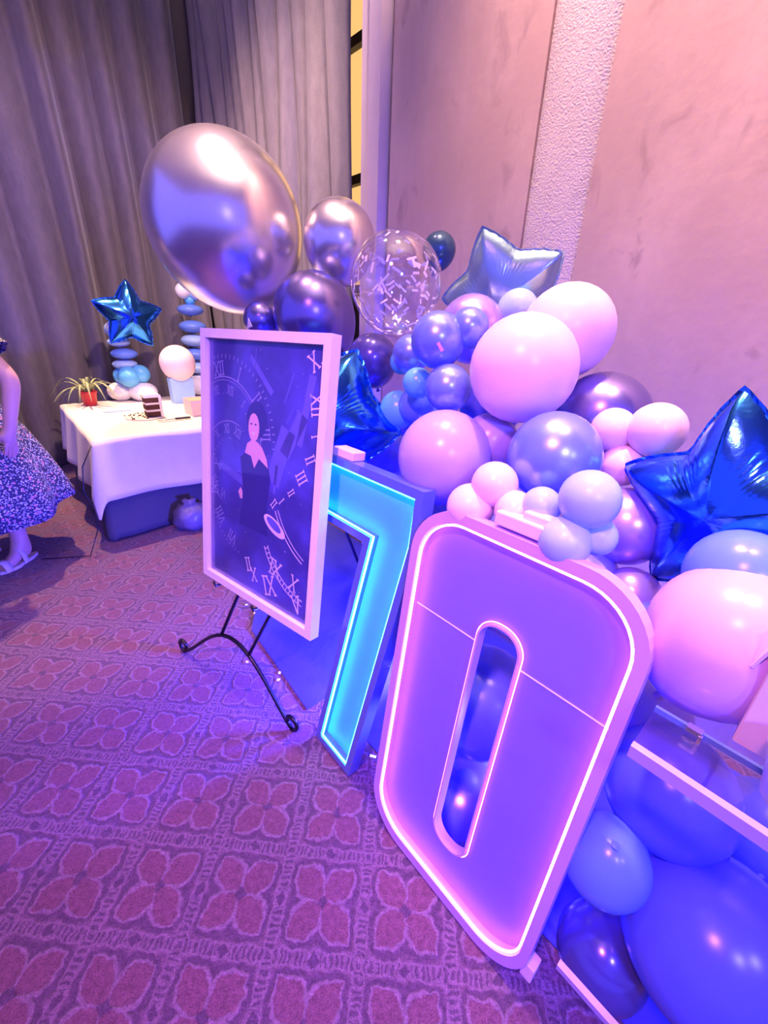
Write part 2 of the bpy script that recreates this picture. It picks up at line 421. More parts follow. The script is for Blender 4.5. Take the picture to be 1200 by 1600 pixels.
# end trim of the wall beside the curtain
t1 = MB().box(((a_trim0 + a_trim1) / 2 + .015, WS + .0, CEIL / 2), ((a_trim1 - a_trim0) * .52, .11, CEIL)) \
        .box((a_trim0 + .02, WS + .08, CEIL / 2), (.10, .22, CEIL)).build('trim_1', mat('pale_trim_paint', (.56, .46, .48), .7)); struct(t1); t1.matrix_world = WALLB.to_4x4()
# stucco pilaster, shallow rounded
pil = []
for i in range(13):
    t = i / 12; pil.append((a_p0 + (a_p1 - a_p0) * t, WS - .035 * math.sin(math.pi * t) ** .6 + .012))
pv = [(x, y, z) for z in (0, CEIL) for x, y in pil] ; pf = [(i, i + 1, 14 + i, 13 + i) for i in range(12)]
t2 = MB().add(pv, pf).build('trim_2', MST, None, True); struct(t2); t2.matrix_world = WALLB.to_4x4()

# corner of the room and the curtained walls
CS = 2.25                                         # curtain plane on the window side
CA = at_s(312, 120, CS).dot(AX)                   # far corner along the wall
wl = MB().box(((CA + a_trim0) / 2 - .35, CS + .62, CEIL / 2), (a_trim0 - CA + 1.3, .08, CEIL)).build('wall_back', mat('dark_wall_paint', (.20, .16, .17), .9)); struct(wl); wl.matrix_world = WALLB.to_4x4()
wl2 = MB().box((CA - .45, CS - 2.6, CEIL / 2), (.08, 6.4, CEIL)).build('wall_left', mat('dark_wall_paint', (.20, .16, .17), .9)); struct(wl2); wl2.matrix_world = WALLB.to_4x4()

VEL = velvet_mat()
def curtain(name, L, pitch, amp, ztop, label, mtx, loc, seed):
    rnd = random.Random(seed); nf = int(L / pitch); per = 12
    edges = [0]
    for i in range(nf): edges.append(edges[-1] + pitch * rnd.uniform(.7, 1.35))
    k = L / edges[-1]; edges = [e * k for e in edges]
    amps = [amp * rnd.uniform(.65, 1.25) for _ in range(nf)]; ph = [rnd.uniform(-.5, .5) for _ in range(nf + 1)]
    vs = []; zs = [0.015 + (ztop - .015) * i / 22 for i in range(23)]
    nx = nf * per + 1
    for z in zs:
        for i in range(nx):
            f = min(i // per, nf - 1); t = (i - f * per) / per
            x = edges[f] + (edges[f + 1] - edges[f]) * t
            y = amps[f] * (abs(math.sin(math.pi * t)) ** .9) * (.75 + .25 * math.sin(z * 1.3 + ph[f] * 4))
            sway = .035 * math.sin(z * .9 + ph[f] * 3) * (1 - z / ztop)
            vs.append((x + sway, -y + .01 * math.sin(z * 2 + f), z))
    fs = [(r * nx + i, r * nx + i + 1, (r + 1) * nx + i + 1, (r + 1) * nx + i) for r in range(len(zs) - 1) for i in range(nx - 1)]
    o = MB().add(vs, fs).build(name, VEL, None, True)
    sm = o.modifiers.new('solid', 'SOLIDIFY'); sm.thickness = .006
    o.matrix_world = Matrix.Translation(loc) @ mtx.to_4x4()
    return tag(o, label, 'curtain', 'velvet curtains')
a_c1 = at_s(551, 150, CS).dot(AX)
curtain('curtain', a_c1 - CA, .20, .17, 4.45, 'grey velvet curtain with narrow folds hanging beside the lit window', WALLB, sa(CS, CA), 3)
curtain('curtain', 4.8, .30, .24, 4.45, 'long grey velvet curtain with wide folds behind the cake table', basis(MN, -AX, UP), sa(CS - 5.0, CA - .02), 5)

# window glimpsed between curtain and wall
def wbx(a, s, z, da, ds, dz): return MB().box((a, s, z), (da, ds, dz))
WSS = CS + .30; WA = at_s(566, 150, WSS).dot(AX)
win = wbx(WA, WSS, 2.78, 1.0, .03, 2.1).build('window_1', mat('warm_lit_pane', (.70, .48, .22), .6, emis=(1, .60, .20), estr=.50), None); struct(win); win.matrix_world = WALLB.to_4x4()
for z in (1.76, 2.52, 3.32, 3.80):
    wbx(WA, WSS - .04, z, 1.05, .05, .06).build('window_bar', M['dark'], win)
for a in (WA - .5, WA + .5):
    wbx(a, WSS - .04, 2.78, .06, .06, 2.1).build('window_bar', M['dark'], win)
wbx(WA, WSS - .02, .86, 1.05, .06, 1.7).build('window_apron', mat('grey_apron', (.16, .14, .17), .8), win)

# ================================================================== NUMBER SIGNS
TILT_UP = V((.086, .078, .993)).normalized()
SN = AX.cross(TILT_UP).normalized()              # points back, into the wall side
if SN.dot(MN) < 0: SN = -SN
SIGNB = basis(AX, SN, TILT_UP)                   # x right, y back, z up along the face

def rrect(x0, z0, x1, z1, r, n=10):
    pts = []
    for cx, cz, a0 in ((x1 - r, z1 - r, 0), (x0 + r, z1 - r, 90), (x0 + r, z0 + r, 180), (x1 - r, z0 + r, 270)):
        for i in range(n + 1):
            a = math.radians(a0 + 90 * i / n); pts.append((cx + r * math.cos(a), cz + r * math.sin(a)))
    return pts
def inset(poly, d):
    n = len(poly); out = []
    area = sum(poly[i][0] * poly[(i + 1) % n][1] - poly[(i + 1) % n][0] * poly[i][1] for i in range(n))
    sg = 1 if area > 0 else -1
    for i in range(n):
        p0, p1, p2 = V(poly[i - 1]), V(poly[i]), V(poly[(i + 1) % n])
        e1, e2 = (p1 - p0).normalized(), (p2 - p1).normalized()
        n1, n2 = V((-e1.y, e1.x)) * sg, V((-e2.y, e2.x)) * sg
        k = 1 + n1.dot(n2)
        out.append(tuple(p1 + (n1 + n2) * (d / max(k, .2))))
    return out

# --- the 0
z0 = thing('light_up_number', 'large pink glowing light-up number 0 leaning in the foreground', 'light-up number', at_z(794, 1520, .045), SIGNB, 'light-up numbers')
led0 = rrect(-.503, 0, .002, 1.045, .115)
out0 = rrect(-.533, -.038, .028, 1.076, .14)
mid0 = rrect(-.508, -.005, .007, 1.05, .118)
hol0 = rrect(-.298, .135, -.195, .852, .048)
hin0 = rrect(-.303, .130, -.190, .857, .052)
MB().ring(out0, mid0, 0.0, .032).build('rim', M['rimpink'], z0, False)
MB().ring(mid0, hin0, .030, .042).build('face_panel', M['panelwhite'], z0)
MB().ring(hin0, hol0, .014, .044).build('inner_rim', M['rimpink'], z0)
MB().tube([(x, .006, z) for x, z in led0], .0027, 8, True).build('led_strip', M['ledpink'], z0, True)
MB().tube([(x, .022, z) for x, z in inset(hin0, -.004)], .0016, 6, True).build('inner_led_strip', mat('led_pink_dim', (1, .6, .8), .4, emis=(1, .25, .55), estr=2.2), z0, True)  # glowing line added for the pink-lit edge of the hole
for x0, x1 in ((-.505, -.305), (-.188, .005)):
    MB().box(((x0 + x1) / 2, .029, .778), (x1 - x0, .003, .0022)).build('panel_seam', mat('seam_highlight', (.9, .85, .95), .3), z0)
MB().box((-.247, .074, .80), (.14, .006, .006)).build('back_wire', M['railpink'], z0)
MB().box((-.257, .03, 1.098), (.125, .05, .030)).box((-.235, .035, 1.120), (.06, .035, .018)).build('plug_block', M['plug'], z0, bevel=.004)
MB().box((.03, .05, .012), (.03, .04, .05)).build('foot_block', M['plug'], z0, bevel=.003)

# --- the 7
z7 = thing('light_up_number', 'cyan glowing light-up number 7 standing behind the framed poster', 'light-up number', at_z(544, 1213, .012), SIGNB, 'light-up numbers')
p7 = [(-.43, 1.118), (.138, 1.118), (.142, .955), (0, 0), (-.214, 0), (-.066, .898), (-.43, .898)]
l7 = inset(p7, .026)
MB().ring(p7, l7, 0.0, .046).build('rim', M['rimcyan'], z7)
MB().prism(l7, .034, .044).build('face_panel', M['panelblue'], z7)
l7b = inset(p7, .030)
MB().tube([(x, .008, z) for x, z in l7b], .0032, 8, True).build('led_strip', M['ledcyan'], z7, True)
MB().box((-.21, .03, 1.132), (.10, .05, .028)).build('plug_block', M['plug'], z7, bevel=.004)
MB().tube([(.02, .10, .9), (.05, .26, .02)], .006).build('rear_strut', M['rimcyan'], z7)
MB().tube([(.012, .085, .05), (.03, .10, .05)], .008).build('rim_screw', M['steel'], z7)

# ================================================================== EASEL AND FRAMED POSTER
FX = V((.795, -.607, .012)).normalized()
FU = V((.079, .120, .989)); FU = (FU - FX * FU.dot(FX)).normalized()
FNB = FX.cross(FU).normalized()
if FNB.dot(MN) < 0: FNB = -FNB
FRB = basis(FX, FNB, FU)
SCF = .955                                       # the frame stands a little in front of the easel's own plane
def fcorner(P): return CAM + (V(P) - CAM) * SCF
fbl, fbr, ftl = fcorner((-.788, 1.569, .466)), fcorner((-.241, 1.154, .478)), fcorner((-.73, 1.708, 1.461))
FW, FH = (fbr - fbl).length, (ftl - fbl).length
fr = thing('framed_poster', 'white framed night blue poster with clock numerals standing on the easel', 'poster', fbl, FRB)
bw = .030
rect = lambda d: [(d, d), (FW - d, d), (FW - d, FH - d), (d, FH - d)]
for nm, poly in (('frame_rail', [(0, 0), (FW, 0), (FW - bw, bw), (bw, bw)]), ('frame_rail', [(FW, FH), (0, FH), (bw, FH - bw), (FW - bw, FH - bw)]),
                 ('frame_stile', [(0, FH), (0, 0), (bw, bw), (bw, FH - bw)]), ('frame_stile', [(FW, 0), (FW, FH), (FW - bw, FH - bw), (FW - bw, bw)])):
    MB().prism(poly, 0, .038).build(nm, M['frame'], fr)
MB().prism(rect(bw + .001), .020, .030).build('backing_poster', poster_mat(), fr)
poster = fr.children[-1]
YP = .0192
def flat(poly, y=YP): return [(x, y, z) for x, z in poly]
def strokes(mb, segs, c, ang, sc, wd):
    ca, sn = math.cos(ang), math.sin(ang)
    for (x0, z0_, x1, z1) in segs:
        d = V((x1 - x0, z1 - z0_)).normalized(); n = V((-d.y, d.x)) * wd / 2
        q = [V((x0, z0_)) + n, V((x0, z0_)) - n, V((x1, z1)) - n, V((x1, z1)) + n]
        mb.add([(c[0] + (p.x * ca - p.y * sn) * sc, YP, c[1] + (p.x * sn + p.y * ca) * sc) for p in q], [(0, 1, 2, 3)])
GLY = {'I': ([(0, -.5, 0, .5), (-.13, .5, .13, .5), (-.13, -.5, .13, -.5)], .34),
       'V': ([(-.26, .5, 0, -.5), (.26, .5, 0, -.5), (-.36, .5, -.14, .5), (.14, .5, .36, .5)], .66),
       'X': ([(-.27, .5, .27, -.5), (.27, .5, -.27, -.5), (-.37, .5, -.15, .5), (.15, .5, .37, .5), (-.37, -.5, -.15, -.5), (.15, -.5, .37, -.5)], .70)}
def roman(mb, txt, c, ang, h):
    tot = sum(GLY[k][1] for k in txt); x = -tot / 2
    for k in txt:
        sg, wd = GLY[k]; x += wd / 2
        strokes(mb, [(a + x, b_, c_ + x, d) for a, b_, c_, d in sg], c, ang, h, .10); x += wd / 2
NUMS = ['XII', 'I', 'II', 'III', 'IIII', 'V', 'VI', 'VII', 'VIII', 'IX', 'X', 'XI']
def inside(x, z): return bw + .015 < x < FW - bw - .015 and bw + .015 < z < FH - bw - .015
def arc(mb, c, r, a0, a1, wd, n=40):
    for i in range(n):
        aa, ab = [math.radians(a0 + (a1 - a0) * k / n) for k in (i, i + 1)]
        q = [(c[0] + rr * math.cos(t), c[1] + rr * math.sin(t)) for rr, t in ((r, aa), (r + wd, aa), (r + wd, ab), (r, ab))]
        if all(inside(*p) for p in q): mb.add(flat(q), [(0, 1, 2, 3)])
def clock(mb, c, r, h, start, a0=0, a1=360, ticks=True):
    for k in range(12):
        a = math.radians(start - 30 * k)
        da = math.degrees(a) % 360
        if not (a0 <= da <= a1): continue
        p = (c[0] + r * math.cos(a), c[1] + r * math.sin(a))
        if inside(*p): roman(mb, NUMS[k], p, a - math.pi / 2, h)
    if ticks:
        for k in range(72):
            a = math.radians(5 * k)
            if not (a0 <= 5 * k <= a1): continue
            q = [(c[0] + rr * math.cos(t), c[1] + rr * math.sin(t)) for rr, t in ((r + h * .75, a - .006), (r + h * 1.05, a - .006), (r + h * 1.05, a + .006), (r + h * .75, a + .006))]
            if all(inside(*p) for p in q): mb.add(flat(q), [(0, 1, 2, 3)])
mb = MB()
for txt, x, z, ang, h in (('XII', .615, .765, -80, .05), ('I', .617, .675, -72, .035), ('II', .60, .60, -62, .04), ('III', .565, .535, -55, .042), ('II', .52, .475, -52, .03),
                          ('I', .475, .435, -45, .03), ('II', .435, .415, -40, .034), ('IX', .455, .155, -12, .06), ('X', .555, .135, -15, .055), ('V', .575, .060, 20, .065),
                          ('IX', .425, .075, 18, .07), ('II', .30, .115, 20, .05), ('X', .335, .085, 15, .05), ('X', .59, .885, 35, .05), ('I', .63, .865, 15, .04)):
    nb = MB(); roman(nb, txt, (x - .018, z + (.025 if z < .2 else 0)), math.radians(ang), h); nb.build('printed_numeral', M['numeral'], poster)
arc(mb, (.70, .52), .30, 205, 245, .004); arc(mb, (.70, .52), .285, 205, 245, .003)
arc(mb, (.62, .36), .27, 205, 262, .004); arc(mb, (.62, .36), .25, 205, 262, .004)
for k in range(14):
    a = math.radians(207 + 4 * k)
    q = [(.62 + rr * math.cos(t), .36 + rr * math.sin(t)) for rr, t in ((.252, a - .006), (.27, a - .006), (.27, a + .006), (.252, a + .006))]
    if all(inside(*p) for p in q): mb.add(flat(q), [(0, 1, 2, 3)])
mb.build('printed_minute_tracks', M['numeral'], poster)['kind'] = 'stuff'
mb = MB()
clock(mb, (.13, .60), .235, .045, 100, 0, 200); clock(mb, (.16, .50), .13, .03, 70, 60, 260); clock(mb, (.13, .60), .165, .028, 80, 20, 120, False)
clock(mb, (.26, .40), .20, .04, 95, 130, 260)
arc(mb, (.13, .60), .205, 0, 170, .004); arc(mb, (.13, .60), .195, 0, 170, .002); arc(mb, (.16, .50), .155, 70, 250, .003)
mb.build('printed_faint_clocks', M['numeral2'], poster)['kind'] = 'stuff'
for x, z, ln, ang, wd in ((.55, .74, .22, 78, .03), (.50, .66, .16, 60, .05), (.44, .58, .20, 70, .07), (.33, .83, .16, -42, .02), (.17, .47, .16, -14, .03), (.42, .50, .10, 85, .012), (.47, .80, .10, 68, .005), (.48, .72, .06, 60, .004), (.25, .36, .08, 88, .005), (.30, .88, .06, 85, .004)):
    mb = MB(); strokes(mb, [(-.5, 0, .5, 0)], (x, z), math.radians(ang), ln, wd / ln); mb.build('printed_light_streak', M['streak'], poster)
def blob(poly, y): return MB().add([(x, y, z) for x, z in poly], [tuple(range(len(poly)))])
def ell(cx, cz, rx, rz, n=20): return [(cx + rx * math.cos(2 * math.pi * i / n), cz + rz * math.sin(2 * math.pi * i / n)) for i in range(n)]
FIG = -.045
def blob_(poly, y): return blob([(x, z + FIG) for x, z in poly], y)
# printed portrait: dark updo, face, off-shoulder dark dress
blob_([(.235, .52), (.222, .585), (.250, .605), (.305, .62), (.375, .60), (.395, .54), (.375, .44), (.39, .33), (.22, .33), (.245, .45)], YP - .0003).build('printed_dress', M['dressprint'], poster)
blob_([(.250, .605), (.262, .640), (.285, .655), (.318, .655), (.345, .640), (.372, .605), (.380, .575), (.33, .598), (.305, .56), (.285, .60)], YP - .0005).build('printed_shoulders', M['skinprint'], poster)
blob_(ell(.312, .727, .055, .062), YP - .0003).build('printed_hair', M['dressprint'], poster)
blob_(ell(.298, .700, .030, .048), YP - .0006).build('printed_face', M['skinprint'], poster)
mb = MB(); mb.add([(x, YP - .0008, z + FIG) for x, z in [(.284, .678), (.300, .674), (.306, .683), (.295, .686)]], [(0, 1, 2, 3)]); mb.build('printed_smile', M['numeral'], poster)
mb = MB()
for ex in (.284, .308): mb.add([(x, YP - .0008, z + FIG) for x, z in ell(ex, .711, .006, .003, 8)], [tuple(range(8))])
mb.build('printed_eyes', M['dressprint'], poster)
blob_([(.214, .455), (.228, .475), (.238, .462), (.240, .435), (.226, .43)], YP - .0006).build('printed_hand', M['skinprint'], poster)
ca_ = math.radians(-24)
def rotell(cx, cz, rx, rz, ang, n=24): return [(cx + rx * math.cos(t) * math.cos(ang) - rz * math.sin(t) * math.sin(ang), cz + rx * math.cos(t) * math.sin(ang) + rz * math.sin(t) * math.cos(ang)) for t in [2 * math.pi * i / n for i in range(n)]]
blob(rotell(.425, .335, .062, .026, ca_), YP - .0006).build('printed_watch_case', M['numeral'], poster)
blob(rotell(.422, .340, .042, .016, ca_), YP - .0009).build('printed_watch_dial', M['streak'], poster)
MB().prism(rect(bw), .0160, .0175).build('glazing', M['pane'], fr)

# easel
eL, eR = at_z(290, 1020), at_z(455, 1140)
ea = thing('wrought_iron_easel', 'black wrought iron scroll easel holding up the framed poster', 'easel', (0, 0, 0))
ed = (eR - eL).normalized(); en = V((-ed.y, ed.x, 0)); en = en if en.dot(MN) > 0 else -en
W_ = (eR - eL).length
arch = []
for i in range(29):
    t = i / 28; x = W_ * t
    h = .012 + .24 * math.sin(math.pi * t) ** 1.25
    arch.append(eL + ed * x + UP * h + en * (.03 * math.sin(math.pi * t)))
def scroll(base, sgn):
    pts = []
    for i in range(16):
        a = math.radians(-90 + sgn * 0 + 20 * i); r = .042 - .0018 * i
        pts.append(base + ed * (sgn * -math.cos(a) * r * -1 * -1) + UP * (.046 + math.sin(a) * r))
    return pts
MB().tube(arch, .0085, 8).build('base_arch', M['iron'], ea, True)
MB().tube(scroll(eL, 1), .0085, 8).build('scroll_foot', M['iron'], ea, True)
MB().tube(scroll(eR, -1), .0085, 8).build('scroll_foot', M['iron'], ea, True)
top = fbl + FX * FW * .5 + FU * (FH * .96) + FNB * .075
for fx in (.30, .62):
    b0 = arch[11 if fx < .5 else 18]
    MB().tube([b0, fbl + FX * FW * fx + FNB * .062 + FU * .02, top + FX * (fx - .46) * .2], .0075, 8).build('upright', M['iron'], ea, True)
MB().tube([top, top + en * .62 - UP * top.z + UP * .01], .0075, 8).build('rear_leg', M['iron'], ea, True)
for fx in (.17, .55):
    b0 = fbl + FX * FW * fx - FU * .008
    MB().tube([b0 + FNB * .065, b0 - FNB * .012 - FU * .004, b0 - FNB * .020 + FU * .018], .0055, 8).build('ledge_hook', M['iron'], ea, True)
b0 = fbl - FU * .006 + FNB * .064
MB().tube([b0 + FX * FW * .15, b0 + FX * FW * .65], .006, 8).build('ledge_bar', M['iron'], ea, True)

# ================================================================== BALLOONS
def egg_profile(e, n=20):
    pr = []
    for i in range(n + 1):
        t = math.pi * i / n
        z = math.cos(t); r = math.sin(t)
        if z < 0:
            z *= e; r *= (1 - .10 * (e - 1) * 4 * (abs(math.cos(t)) ** 2))
        pr.append((max(r, .002), z))
    return pr[::-1]
EGG = {}
def egg(m, e, fine=False):
    k = (m.name, e, fine)
    if k not in EGG:
        me = MB().lathe(egg_profile(e, 28 if fine else 18), 48 if fine else 28).mesh('balloon_skin')
        me.materials.append(m)
        for p in me.polygons: p.use_smooth = True
        EGG[k] = me
    return EGG[k]
KNOT = {}
def knot_mesh(m):
    if m.name not in KNOT:
        me = MB().lathe([(.035, .10), (.05, .03), (.045, -.01), (.035, -.03), (.075, -.10), (.085, -.13), (.07, -.135)], 10).mesh('knot')
        me.materials.append(m); KNOT[m.name] = me
        for p in me.polygons: p.use_smooth = True
    return KNOT[m.name]
BALLS = []
def balloon_at(P, r, m, label, e=1.12, neck=None, group='balloons of the garland', squash=None, fine=False):
    """neck: direction in which the tied end points"""
    nd = V(neck).normalized() if neck else (MN * .55 - UP * .8).normalized()
    q = nd.to_track_quat('-Z', 'Y')
    o = bpy.data.objects.new('balloon', egg(m, e, fine)); COL.objects.link(o)
    o.location = P; o.rotation_euler = q.to_euler(); o.scale = (r, r, r) if not squash else tuple(r * k for k in squash)
    kn = bpy.data.objects.new('knot', knot_mesh(m)); COL.objects.link(kn); kn.parent = o; kn.location = (0, 0, -e - .06)
    tag(o, label, 'balloon', group); BALLS.append(o); return o
def balloon(px, py, rpx, s, key, label, e=1.12, neck=None, **kw):
    P = at_s(px, py, s); r = rpx * zdepth(P) / FPX
    return balloon_at(P, r, M[key], label, e, neck, **kw)

balloon(352, 350, 116, 1.02, 'silver', 'giant silver chrome balloon floating highest above the framed poster', 1.12, (.35, .1, -.9), fine=True)
balloon(530, 376, 56, 1.38, 'silver', 'medium silver chrome balloon between the giant silver one and the confetti balloon', 1.15, (.1, .1, -1))
balloon(490, 492, 62, 1.16, 'navychrome', 'large dark chrome balloon just right of the giant silver one', 1.2, (.6, .2, -.8))
balloon(408, 500, 27, 1.00, 'navychrome', 'small dark balloon peeking over the top edge of the framed poster', 1.1)
balloon(686, 391, 26, 1.45, 'tealdark', 'small dark teal balloon against the wall behind the confetti balloon', 1.2, (-.2, 0, -1))
balloon(582, 562, 39, 1.14, 'navy', 'glossy navy balloon below the clear confetti balloon', 1.15, (.2, .3, -1))
balloon(532, 588, 34, 1.22, 'navy', 'dark navy balloon half hidden between poster frame and blue star tip', 1.1)
balloon(684, 531, 42, .97, 'bluechrome', 'chrome blue balloon with a pink paper flake stuck on it', 1.06)
balloon(733, 512, 30, 1.03, 'bluechrome', 'small chrome blue balloon tucked behind the flake-marked blue balloon', 1.06)
balloon(736, 514, 50, 1.16, 'purplechrome', 'large violet blue chrome balloon under the grey star', 1.08)
balloon(642, 553, 29, 1.05, 'bluechrome', 'chrome blue balloon left of the flake-marked blue balloon', 1.06)
balloon(627, 566, 18, 1.10, 'aqua', 'small aqua balloon between navy and chrome blue balloons', 1.06)
balloon(700, 606, 36, .95, 'bluechrome', 'darker chrome blue balloon directly below the flake-marked one', 1.06)
balloon(652, 598, 23, .99, 'aqua', 'small aqua balloon left of the darker chrome blue one', 1.06)
balloon(622, 640, 29, 1.06, 'aqua', 'aqua balloon beside the right tip of the lower blue star', 1.08)
balloon(650, 634, 28, 1.07, 'blue', 'plain blue balloon above the large mauve balloon', 1.08)
balloon(808, 486, 32, 1.28, 'ltblue', 'pale blue balloon peeking out below the grey star', 1.08)
balloon(885, 519, 70, 1.24, 'pink', 'large pale pink balloon at the back against the wall', 1.08, (-.5, .5, -.7))
balloon(817, 577, 82, 1.00, 'pink', 'large pale pink balloon at the centre front of the garland', 1.06, (.4, .7, -.6))
balloon(938, 656, 72, 1.28, 'navychrome', 'large dark navy chrome balloon right of the two big pink balloons', 1.08)
balloon(865, 714, 70, .93, 'bluechrome', 'large chrome blue balloon below the front pink balloon', 1.06)
balloon(958, 671, 33, 1.11, 'pink', 'left one of the small pink pair beside the dark navy balloon', 1.06)
balloon(1026, 672, 42, 1.12, 'pink', 'right and larger one of the small pink pair beside the dark navy balloon', 1.06)
balloon(972, 727, 32, 1.10, 'pink', 'small pink balloon beneath the pink pair, left of the big star', 1.06)
balloon(694, 714, 72, .87, 'mauve', 'large mauve balloon behind the top of the 7', 1.1, (0, .2, -1))
balloon(764, 690, 44, 1.0, 'mauve', 'mauve balloon half hidden between large mauve and chrome blue balloons', 1.1)
balloon(773, 757, 36, .79, 'pink', 'upper balloon of the small pink trio above the 0', 1.05)
balloon(735, 792, 37, .76, 'pink', 'left balloon of the small pink trio above the 0', 1.05)
balloon(804, 797, 31, .78, 'pink', 'right balloon of the small pink trio beside the plug of the 0', 1.15)
balloon(846, 790, 30, .79, 'ltblue', 'smallest left balloon of the pale blue cluster above the 0', 1.05)
balloon(921, 780, 46, .78, 'ltblue', 'largest upper balloon of the pale blue cluster above the 0', 1.05)
balloon(882, 846, 40, .75, 'ltblue', 'lowest front balloon of the pale blue cluster above the 0', 1.05)
balloon(933, 838, 30, .80, 'ltblue', 'rear right balloon of the pale blue cluster above the 0', 1.05)
balloon(978, 822, 60, 1.05, 'purplechrome', 'violet chrome balloon between pale blue cluster and big blue star', 1.08)
balloon(985, 930, 44, .98, 'purplechrome', 'violet chrome balloon with bright highlight beside the right corner of the 0', 1.08)
balloon(1010, 990, 50, .92, 'royal', 'royal blue balloon behind the right edge of the 0', 1.08)
balloon(1156, 903, 76, .89, 'blue', 'bright blue balloon under the big blue star', 1.06)
balloon(1144, 998, 116, .82, 'pinkmauve', 'very large mauve pink balloon at the right edge above the acrylic stand', 1.3, (-.3, .2, -1))
balloon(1045, 1235, 92, .90, 'royal', 'royal blue balloon under the acrylic shelf, behind the 0', 1.06, (.2, .5, .5))
balloon(945, 1342, 64, .735, 'blue', 'lighter blue balloon touching the right side of the 0', 1.18, (-.2, -.3, 1))
balloon(1108, 1475, 122, .80, 'royal', 'very large royal blue balloon in the bottom right corner', 1.08, (.5, .3, .6))
balloon(940, 1490, 66, .72, 'navy', 'glossy dark navy balloon on the floor behind the lower rail', 1.08, (.3, .6, .5))
balloon(722, 1256, 66, .82, 'navychrome', 'dark chrome balloon seen low through the slot of the 0', 1.06, (.3, .9, .1))
balloon(752, 1095, 84, .90, 'royal', 'royal blue balloon seen high through the slot of the 0', 1.06, (.3, .9, .1))
balloon(800, 900, 60, .95, 'navychrome', 'dark chrome balloon hidden behind the top of the 0', 1.06)
balloon(700, 880, 60, 1.1, 'royal', 'royal blue balloon in the shade between the 7 and the 0', 1.06)

balloon(1190, 1300, 75, 1.02, 'royal', 'royal blue balloon in the shade under the acrylic shelf at the right edge', 1.06)
balloon(1010, 1105, 62, 1.04, 'mauve', 'mauve balloon behind the right edge of the 0 above the acrylic shelf', 1.06)
balloon(1000, 1430, 60, .90, 'navy', 'dark navy balloon in the gap between the three lower blue balloons', 1.06, (.2, .6, .5))

balloon(598, 700, 52, 1.28, 'royal', 'royal blue balloon in the gap right of the lower blue star', 1.06)
balloon(664, 655, 44, 1.22, 'blue', 'blue balloon deep behind the aqua balloons', 1.06)
balloon(768, 630, 50, 1.22, 'royal', 'royal blue balloon deep behind the front pink balloon', 1.06)
balloon(668, 812, 54, 1.02, 'royal', 'royal blue balloon below the large mauve balloon beside the 7', 1.06)
balloon(905, 905, 58, .98, 'mauve', 'mauve balloon in the gap behind the pale blue cluster', 1.06)
balloon(640, 945, 60, 1.16, 'royal', 'royal blue balloon low in the gap between the 7 and the 0', 1.06)
# clear confetti balloon
P = at_s(619, 441, 1.10); R_ = 71 * zdepth(P) / FPX
cb = balloon_at(P, R_, M['clear'], 'clear balloon filled with pale paper confetti', 1.14, (.1, .3, -1), fine=True)
rnd = random.Random(4); mb = MB()
for i in range(170):
    a = rnd.uniform(0, 2 * math.pi); z = 1 - 2 * rnd.random() ** .8; r = math.sqrt(max(0, 1 - z * z)) * .965; zz = z * .965 * (1.12 if z < 0 else 1)
    c = V((r * math.cos(a), r * math.sin(a), zz)); n = V((r * math.cos(a), r * math.sin(a), z)).normalized()
    x = n.cross(V((rnd.uniform(-1, 1), rnd.uniform(-1, 1), rnd.uniform(-1, 1)))).normalized(); y = n.cross(x)
    l, wd = rnd.uniform(.05, .11), rnd.uniform(.018, .03)
    q = [c + x * l - y * wd, c + x * l + y * wd, c - x * l + y * wd, c - x * l - y * wd]
    q2 = [p - n * .006 for p in q]
    mb.add(q + q2, [(0, 1, 2, 3), (7, 6, 5, 4), (0, 4, 5, 1), (1, 5, 6, 2), (2, 6, 7, 3), (3, 7, 4, 0)])
cf = mb.build('confetti', M['paper'], cb); cf['kind'] = 'stuff'

# paper flake stuck on the chrome balloon
bl = BALLS[7]; nrm = (CAM - V(bl.location)).normalized()
dirf = (nrm + CR * .10 - CU * .28).normalized()
fx_ = V(bl.location) + dirf * (bl.scale[0] * 1.012)
fxx = (CR * .5 - CU).cross(dirf).normalized()
fk = MB().box((0, 0, 0), (.009, .026, .0012)).build('paper_flake', mat('pink_flake', (.8, .35, .4), .5)); fk.matrix_world = Matrix.Translation(fx_) @ basis(fxx, dirf.cross(fxx), dirf).to_4x4()
tag(fk, 'small pink paper flake stuck on a chrome blue balloon', 'confetti')

